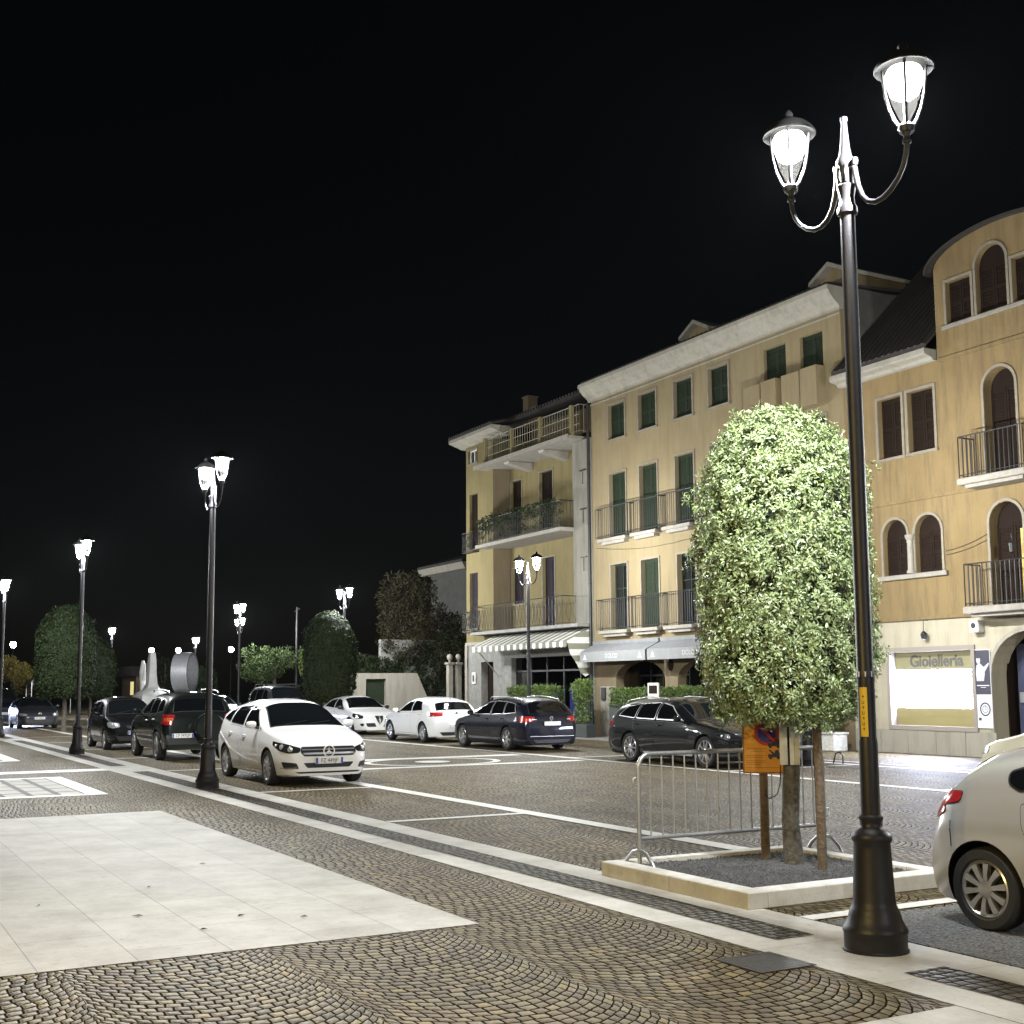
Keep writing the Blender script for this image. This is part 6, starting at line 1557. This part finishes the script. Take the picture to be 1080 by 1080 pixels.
r_, bv, fr_, rr_, pt_, cs_ = build_car(van, 'driving_van', 'tall vehicle with bright bluish headlights driving in at the left edge of the photo', 70.2, 8.0, -1)
hp = [o for o in r_.children if o.name.startswith('headlight')]
for o in hp: o.data.materials[0] = M['headlight_on']
for sy in (-1, 1):
    sl = bpy.data.lights.new('headlight_beam', 'SPOT'); sl.energy = 3500; sl.color = (.62, .70, 1); sl.spot_size = R(70); sl.spot_blend = .6; sl.shadow_soft_size = .06
    so = bpy.data.objects.new('headlight_beam', sl); col.objects.link(so); so.parent = r_; so.location = (2.35, sy*.72, .88); so.rotation_euler = (R(84), 0, R(-90))
# ------------------------------------------------------------------ gravel bed, barrier, sign, stakes
bed = thing('tree_bed', 'raised tree bed with pale stone kerb filled with dark gravel', 'tree bed', 8.82, 7.60)
X0, X1, Y0, Y1 = -1.06, 1.05, -1.20, 1.10
mb = MB()
mb.bbox(X0, X1, Y0, Y0+.20, 0, .135, .008); mb.bbox(X0, X1, Y1-.16, Y1, 0, .133, .008); mb.bbox(X1-.20, X1, Y0+.202, Y1-.162, 0, .134, .008); mb.bbox(X0, X0+.16, Y0+.202, Y1-.162, 0, .134, .008)
mb.build('kerb', 'kerb_stone', bed)
mb = MB(); n = 46; vs = []; fs = []
for i in range(n+1):
    for j in range(n+1):
        x = X0+.14+(X1-X0-.30)*i/n; y = Y0+.18+(Y1-Y0-.32)*j/n
        d = math.hypot(x+.13, y-.30)
        vs.append((x, y, .098+.022*math.exp(-(d/.45)**2)+random.uniform(-.006, .006)))
for i in range(n):
    for j in range(n): fs.append((i*(n+1)+j, (i+1)*(n+1)+j, (i+1)*(n+1)+j+1, i*(n+1)+j+1))
mb.add(vs, fs); mb.build('gravel_fill', 'gravel', bed)
mb = MB()
for k in range(2600):
    x = random.uniform(X0+.18, X1-.22); y = random.uniform(Y0+.22, Y1-.18); r_ = random.uniform(.006, .015); z = .108
    a = random.uniform(0, 6.3); e = [(x+r_*math.cos(a+q), y+r_*math.sin(a+q)*.8, z) for q in (0, 1.57, 3.14, 4.71)]
    mb.add(e+[(x, y, z+r_*.9)], [(0, 1, 4), (1, 2, 4), (2, 3, 4), (3, 0, 4)])
st_o = mb.build('stones', 'gravel', bed); st_o['kind'] = 'stuff'

def stake(s, t_, h, lean, label, r_=.042):
    k = thing('wooden_stake', label, 'stake', s, t_, .09, group='tree stakes in the gravel bed')
    mb = MB(); mb.tube([(0, 0, 0), (lean*.5, 0, h*.5), (lean, 0, h-.02), (lean, 0, h)], [r_*1.05, r_, r_*.98, r_*.7], 12); mb.build('post', 'wood_stake', k, 50)
stake(9.32, 7.90, 1.22, .0, 'round wooden stake carrying the orange no parking sign')
stake(8.53, 7.88, 1.75, -.02, 'round wooden stake standing right of the trunk of the bright clipped tree')

# orange no parking board
sg = thing('parking_sign', 'orange no parking board with tow away symbols on a wooden stake', 'sign', 9.32, 7.90, .92, -ANG-R(9))
mb = MB(); mb.bbox(-.19, .19, -.075, -.052, 0, .52, .004); bd = mb.build('board', 'sign_orange', sg)
mb = MB(); ring(mb, rect(-.192, .192, -.002, .522), rect(-.178, .178, .012, .508), -.0775, -.0755); mb.build('border', 'sign_brown', bd)
mb = MB(); mb.prism(ellipse(.035, .375, .115, .115, 32), -.0785, -.0762); mb.build('red_disc', 'sign_red', bd)
mb = MB(); mb.prism(ellipse(.035, .375, .086, .086, 32), -.0805, -.0787); mb.build('blue_disc', 'sign_blue', bd)
mb = MB(); mb.prism([(-.043, .435), (-.022, .452), (.113, .315), (.092, .298)], -.0825, -.0807); mb.build('slash', 'sign_red', bd)
mb = MB(); mb.box(.02, .165, -.0845, -.0827, .40, .465); mb.build('date_plate', 'sign_brown', bd)
mb = MB(); mb.box(.07, .085, -.0865, -.0847, .425, .445); mb.box(.105, .12, -.0865, -.0847, .425, .445); mb.build('date_marks', 'white_paint', bd)
# tow truck pictograms
mb = MB()
for z in (.255, .150):
    mb.prism([(.045, z), (.165, z), (.165, z+.045), (.150, z+.045), (.140, z+.07), (.115, z+.07), (.105, z+.04), (.060, z+.075), (.050, z+.07), (.085, z+.03), (.045, z+.03)], -.0805, -.0765)
    for x in (.068, .140): mb.prism(ellipse(x, z-.004, .015, .015, 12), -.081, -.0767)
mb.build('tow_symbol', 'sign_dark', bd)
mb = MB()
for z, a, b in ((.228, -.15, .03), (.205, -.11, .01), (.165, -.16, .02), (.148, -.16, .0), (.115, -.16, .02), (.098, -.16, .015), (.081, -.16, -.02), (.05, -.165, .165)): mb.box(a, b, -.0775, -.0760, z, z+.0045)
mb.build('text_lines', 'sign_brown', bd)
mb = MB(); mb.tube([(.155, -.07, .10), (.158, -.075, .02), (.15, -.06, -.10), (.12, -.05, -.20), (.05, -.045, -.24), (.0, -.045, -.20)], .006, 6); mb.build('cable_tie', 'black_plastic', sg)
# pale boards tied round the trunk
gb = thing('trunk_guard', 'pale weathered boards tied upright around the trunk beside the orange sign', 'trunk guard', 8.95, 7.90, 1.02, -ANG-R(9))
for x, y, w_ in ((-.055, -.115, .05), (.02, -.118, .018), (.065, -.105, .03)):
    mb = MB(); mb.bbox(x-w_/2-.01, x+w_/2+.01, y-.01, y+.01, 0, .44, .003); mb.build('board', 'white_board', gb)
mb = MB(); mb.tube([(.11*math.cos(a), .11*math.sin(a), .2) for a in np.linspace(0, 6.283, 20)], .006, 5); mb.build('tie', 'black_plastic', gb)

# crowd control barrier
br = thing('crowd_barrier', 'galvanised crowd control barrier standing across the tree bed', 'barrier', 9.57, 6.62, .095, -math.pi/2+math.pi)
# local: x along t
Lb = 2.26; mb = MB()
zt_, zb_ = 1.03, .26
cr = .13; pts = [(0, 0, .0), (0, 0, zt_-cr)] + [(cr-cr*math.cos(a), 0, zt_-cr+cr*math.sin(a)) for a in np.linspace(.2, math.pi/2, 6)] + [(Lb-cr+cr*math.sin(a), 0, zt_-cr+cr*math.cos(a)) for a in np.linspace(0, math.pi/2, 6)] + [(Lb, 0, 0)]
mb.tube(pts, .021, 10); mb.tube([(0, 0, zb_), (Lb, 0, zb_)], .019, 10); mb.build('frame', 'galvanised', br, 60)
for k in range(1, 17):
    x = Lb*k/17; b = MB(); b.tube([(x, 0, zb_), (x, 0, zt_)], .0075, 6); b.build('bar', 'galvanised', br, 60)
for x in (.0, Lb):
    b = MB(); b.tube([(x, .24, .0), (x, .20, .06), (x, .10, .135), (x, 0, .155), (x, -.10, .135), (x, -.20, .06), (x, -.24, .0)], .017, 8); b.build('foot', 'galvanised', br, 60)
b = MB(); b.tube([(-.02, 0, .75), (-.055, 0, .76), (-.06, 0, .80), (-.03, 0, .82)], .007, 6); b.tube([(Lb+.02, 0, .34), (Lb+.07, 0, .34), (Lb+.07, 0, .42), (Lb+.02, 0, .42)], .007, 6); b.build('hook', 'galvanised', br, 60)

# ------------------------------------------------------------------ planters by the house fronts
def planter_hedge(label, s0, s1, t_, zt_, zh, seed, leaf='leaf_hedge', boxm='planter_dark', name='hedge_planter', group='long hedge planters by the house fronts'):
    p = thing(name, label, 'planter', s0, t_, 0, group=group); Lh = s0-s1
    mb = MB(); mb.bbox(0, Lh, -.25, .25, 0, zt_, .02); mb.bbox(-.02, Lh+.02, -.27, .27, zt_, zt_+.05, .01); mb.build('box', boxm, p)
    r_ = np.random.default_rng(seed); k = int(620*Lh*(zh-zt_)/.6)
    P = np.column_stack([r_.uniform(.0, Lh, k), r_.uniform(-.27, .27, k), r_.uniform(zt_, zh, k)]); P[:, 2] += .09*lumps(P, 2.5, seed)+r_.normal(0, .03, k)
    nr = np.column_stack([r_.normal(0, .4, k), np.sign(P[:, 1])*.5, np.full(k, .8)])
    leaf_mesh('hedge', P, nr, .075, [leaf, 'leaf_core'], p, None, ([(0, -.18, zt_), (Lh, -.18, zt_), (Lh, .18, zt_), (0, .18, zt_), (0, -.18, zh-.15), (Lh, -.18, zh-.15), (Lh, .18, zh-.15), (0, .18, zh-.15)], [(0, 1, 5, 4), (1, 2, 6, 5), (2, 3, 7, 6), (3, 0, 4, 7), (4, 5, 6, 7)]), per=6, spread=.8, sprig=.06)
planter_hedge('hedge planter before the far shop, left of the blue glowing panel', 42.4, 39.0, 23.45, 1.12, 1.72, 31)
planter_hedge('long bright hedge planter below the left arch of the grey awnings', 35.2, 32.75, 23.45, 1.10, 1.66, 32)
planter_hedge('short hedge planter below the right arch, right of the framed menu', 32.2, 30.4, 23.45, 1.10, 1.66, 33)
lt = thing('lattice_planter', 'tall dark lattice planter with leafy top between the two shop fronts', 'planter', 37.3, 23.2)
mb = MB(); mb.bbox(0, .98, -.2, .2, 0, .45, .02); mb.build('box', 'planter_dark', lt)
mb = MB()
for i in range(9): mb.box(.02+i*.115, .045+i*.115, -.06, -.04, .45, 1.62)
for i in range(10): mb.box(0, .97, -.04, -.02, .5+i*.12, .525+i*.12)
mb.box(0, .98, .05, .07, .45, 1.3); mb.build('lattice', 'planter_dark', lt)
k = 420; P = np.column_stack([rng.uniform(-.03, 1.0, k), rng.normal(0, .1, k), rng.uniform(1.3, 1.95, k)]); P2 = np.column_stack([rng.uniform(0, .95, 160), rng.normal(-.03, .05, 160), rng.uniform(.5, 1.4, 160)])
leaf_mesh('foliage', np.vstack([P, P2]), np.tile([0, -.5, .7], (k+160, 1)), .08, ['leaf_hedge'], lt, per=6, spread=.8, sprig=.06)
mn = thing('menu_stand', 'pale framed menu on a post between the two hedge planters', 'menu stand', 32.55, 23.2)
mb = MB(); mb.tube([(0, 0, 0), (0, 0, 1.35)], .03, 10); mb.lathe([(0, 0), (.2, 0), (.2, .03), (0, .04)], n=18); mb.build('post', 'white_board', mn, 50)
mb = MB(); mb.bbox(-.30, .30, -.05, -.01, 1.22, 1.86, .01); f = mb.build('frame', 'white_board', mn)
mb = MB(); mb.box(-.22, .22, -.056, -.051, 1.52, 1.78); mb.build('menu_sheet', 'shutter_brown', f)
po_ = thing('stone_planter', 'pale rectangular stone planter with bush, right of the round pot', 'planter', 25.85, 23.7)
mb = MB(); mb.bbox(0, 1.05, -.25, .25, 0, .44, .02); mb.bbox(-.03, 1.08, -.28, .28, .44, .50, .01); mb.build('box', 'planter_white', po_)
k = 330; a = rng.normal(0, 1, (k, 3)); a /= np.linalg.norm(a, axis=1)[:, None]; P = a*np.array([.58, .45, .52])*rng.uniform(.6, 1.05, (k, 1))+np.array([.3, 0, .98])
leaf_mesh('bush', P, a, .10, ['leaf_oak', 'leaf_young'], po_, (rng.uniform(0, 1, k) < .12).astype(int), None, per=7, spread=.8, sprig=.08)
rp = thing('round_pot', 'round cream pot beside the pale stone planter', 'planter', 26.6, 23.7)
mb = MB(); mb.lathe([(0, 0), (.20, 0), (.28, .42), (.30, .43), (.30, .50), (.26, .50), (.25, .44), (0, .44)], n=24); mb.build('pot', 'planter_white', rp, 50)
k = 160; a = rng.normal(0, 1, (k, 3)); a /= np.linalg.norm(a, axis=1)[:, None]; P = a*np.array([.34, .34, .42])*rng.uniform(.6, 1.05, (k, 1))+np.array([0, 0, .85])
leaf_mesh('bush', P, a, .09, ['leaf_dark'], rp, None, None, per=7, spread=.8, sprig=.08)
mb = MB(); mb.tube([(0, 0, .4), (.02, 0, .9)], [.03, .015], 6); mb.build('stem', 'bark', rp)
hp_ = thing('bike_hoop', 'small dark steel hoop on the paving near the stone planter', 'bike hoop', 20.9, 19.9)
mb = MB(); mb.tube([(-.18, 0, 0), (-.12, 0, .18), (-.09, 0, .23), (0, 0, .25), (.09, 0, .23), (.12, 0, .18), (.12, 0, 0)], .016, 8); mb.build('hoop', 'iron_dark', hp_, 60)
bn = thing('litter_bin', 'dark blue litter bin beyond the barrier, seen between trunk and stake', 'litter bin', 22.2, 19.2)
mb = MB(); mb.bbox(-.2, .2, -.2, .2, .06, .80, .03); mb.build('body', 'sign_dark', bn)
mb = MB(); mb.bbox(-.23, .23, -.23, .23, .80, .88, .03); mb.box(-.17, .17, -.17, .17, 0, .06); mb.build('lid', 'black_plastic', bn)

# ------------------------------------------------------------------ far across the square
mo = thing('white_monument', 'white flared monument beyond the parked cars, left of the ring sculpture', 'monument', 96.5, 21.8)
mb = MB()
vs = []; fs = []; prof = [(1.9, 0), (1.8, 1.2), (1.45, 1.5), (.85, 1.75), (.55, 2.2), (.45, 3.0), (.40, 4.0), (.30, 4.6)]
for r_, z in prof: vs += [(r_, -r_*.6, z), (r_, r_*.6, z), (-r_, r_*.6, z), (-r_, -r_*.6, z)]
for i in range(len(prof)-1):
    for k in range(4): fs.append((i*4+k, i*4+(k+1) % 4, (i+1)*4+(k+1) % 4, (i+1)*4+k))
fs.append(tuple(28+k for k in range(4))); mb.add(vs, fs); mb.build('shaft', 'monument_stone', mo, 60)
mb = MB(); mb.tube([(-1.1, -.3, 1.4), (-1.45, -.35, 2.2), (-1.75, -.3, 3.1), (-1.95, -.25, 4.0)], [.30, .22, .26, .12], 10); mb.tube([(-1.5, -.3, 2.3), (-1.1, -.3, 3.0), (-.95, -.3, 3.8)], [.12, .12, .05], 8); mb.build('leaning_figure', 'monument_stone', mo, 60)
rg = thing('ring_sculpture', 'large upright hollow metal ring sculpture beyond the parked cars', 'sculpture', 95.2, 24.0, 0, R(-32))
mb = MB(); mb.lathe([(1.50, -.62), (1.52, -.60), (1.52, .60), (1.50, .62), (1.36, .62), (1.34, .6), (1.34, -.6), (1.36, -.62), (1.50, -.62)], (0, 0, 3.05), 48, 'y')
mb.build('hoop', 'ring_metal', rg, 40)
mb = MB(); mb.bbox(-.8, .8, -.55, .55, 0, 1.60, .05); mb.build('plinth', 'grey_stone', rg)
kb = thing('lit_kiosk', 'low building with a yellow lit window, left of the white monument', 'kiosk', 118, 24.5, 0)
mb = MB(); mb.box(-2.5, 3.5, 0, 4, 0, 3.0); mb.build('wall', 'brown_plaster', kb)
mb = MB(); mb.prism([(-2.9, 3.0), (3.9, 3.0), (2.6, 3.9), (-1.6, 3.9)], -.4, 4.3); mb.build('roof', 'roof_tile', kb)
mb = MB(); mb.box(1.2, 2.5, -.02, .02, 1.3, 2.5); mb.build('window', 'lit_window', kb)
tn = thing('market_tent', 'pale pointed market tent at the left edge, above the dark grey hatchback', 'tent', 105, 15.6, 0)
mb = MB(); mb.add([(-1.5, -1.5, 2.5), (1.5, -1.5, 2.5), (1.5, 1.5, 2.5), (-1.5, 1.5, 2.5), (0, 0, 3.5), (-1.5, -1.5, 2.2), (1.5, -1.5, 2.2), (1.5, 1.5, 2.2), (-1.5, 1.5, 2.2)], [(0, 1, 4), (1, 2, 4), (2, 3, 4), (3, 0, 4), (0, 5, 6, 1), (1, 6, 7, 2), (2, 7, 8, 3), (3, 8, 5, 0)]); mb.build('roof', 'tent_white', tn)
for x in (-1.47, 1.47):
    for y in (-1.47, 1.47): mb = MB(); mb.tube([(x, y, 0), (x, y, 2.4)], .04, 6); mb.build('leg', 'galvanised', tn)
up_ = thing('utility_pole', 'thin dark utility pole with crossarm left of the trimmed tree with rim lit dome', 'pole', 72, 24.9, 0)
mb = MB(); mb.tube([(0, 0, 0), (0, 0, 6.7)], [.11, .07], 10); mb.build('shaft', 'iron_dark', up_, 60)
mb = MB(); mb.tube([(-.5, 0, 6.45), (.5, 0, 6.6)], .035, 6); mb.build('crossarm', 'iron_dark', up_)
# a few fallen leaves on the stone slab and paving
for i, (s, t_) in enumerate([(9.6, 2.9), (10.0, 2.2), (9.3, 3.3), (11.4, 2.6), (12.6, 3.4), (9.2, 2.5), (10.9, 1.6)]):
    mb = MB(); a = random.uniform(0, 6); l = random.uniform(.03, .05)
    mb.add([(l*math.cos(a), l*math.sin(a), .004), (l*.5*math.cos(a+1.3), l*.5*math.sin(a+1.3), .012), (-l*math.cos(a), -l*math.sin(a), .006), (l*.5*math.cos(a-1.3), l*.5*math.sin(a-1.3), .012)], [(0, 1, 2, 3)])
    o = mb.build('fallen_leaf', 'shutter_brown'); o.location = W(s, t_, .006); tag(o, 'small dark fallen leaf lying on the pale stone slab', 'leaf', 'fallen leaves on the stone slab')
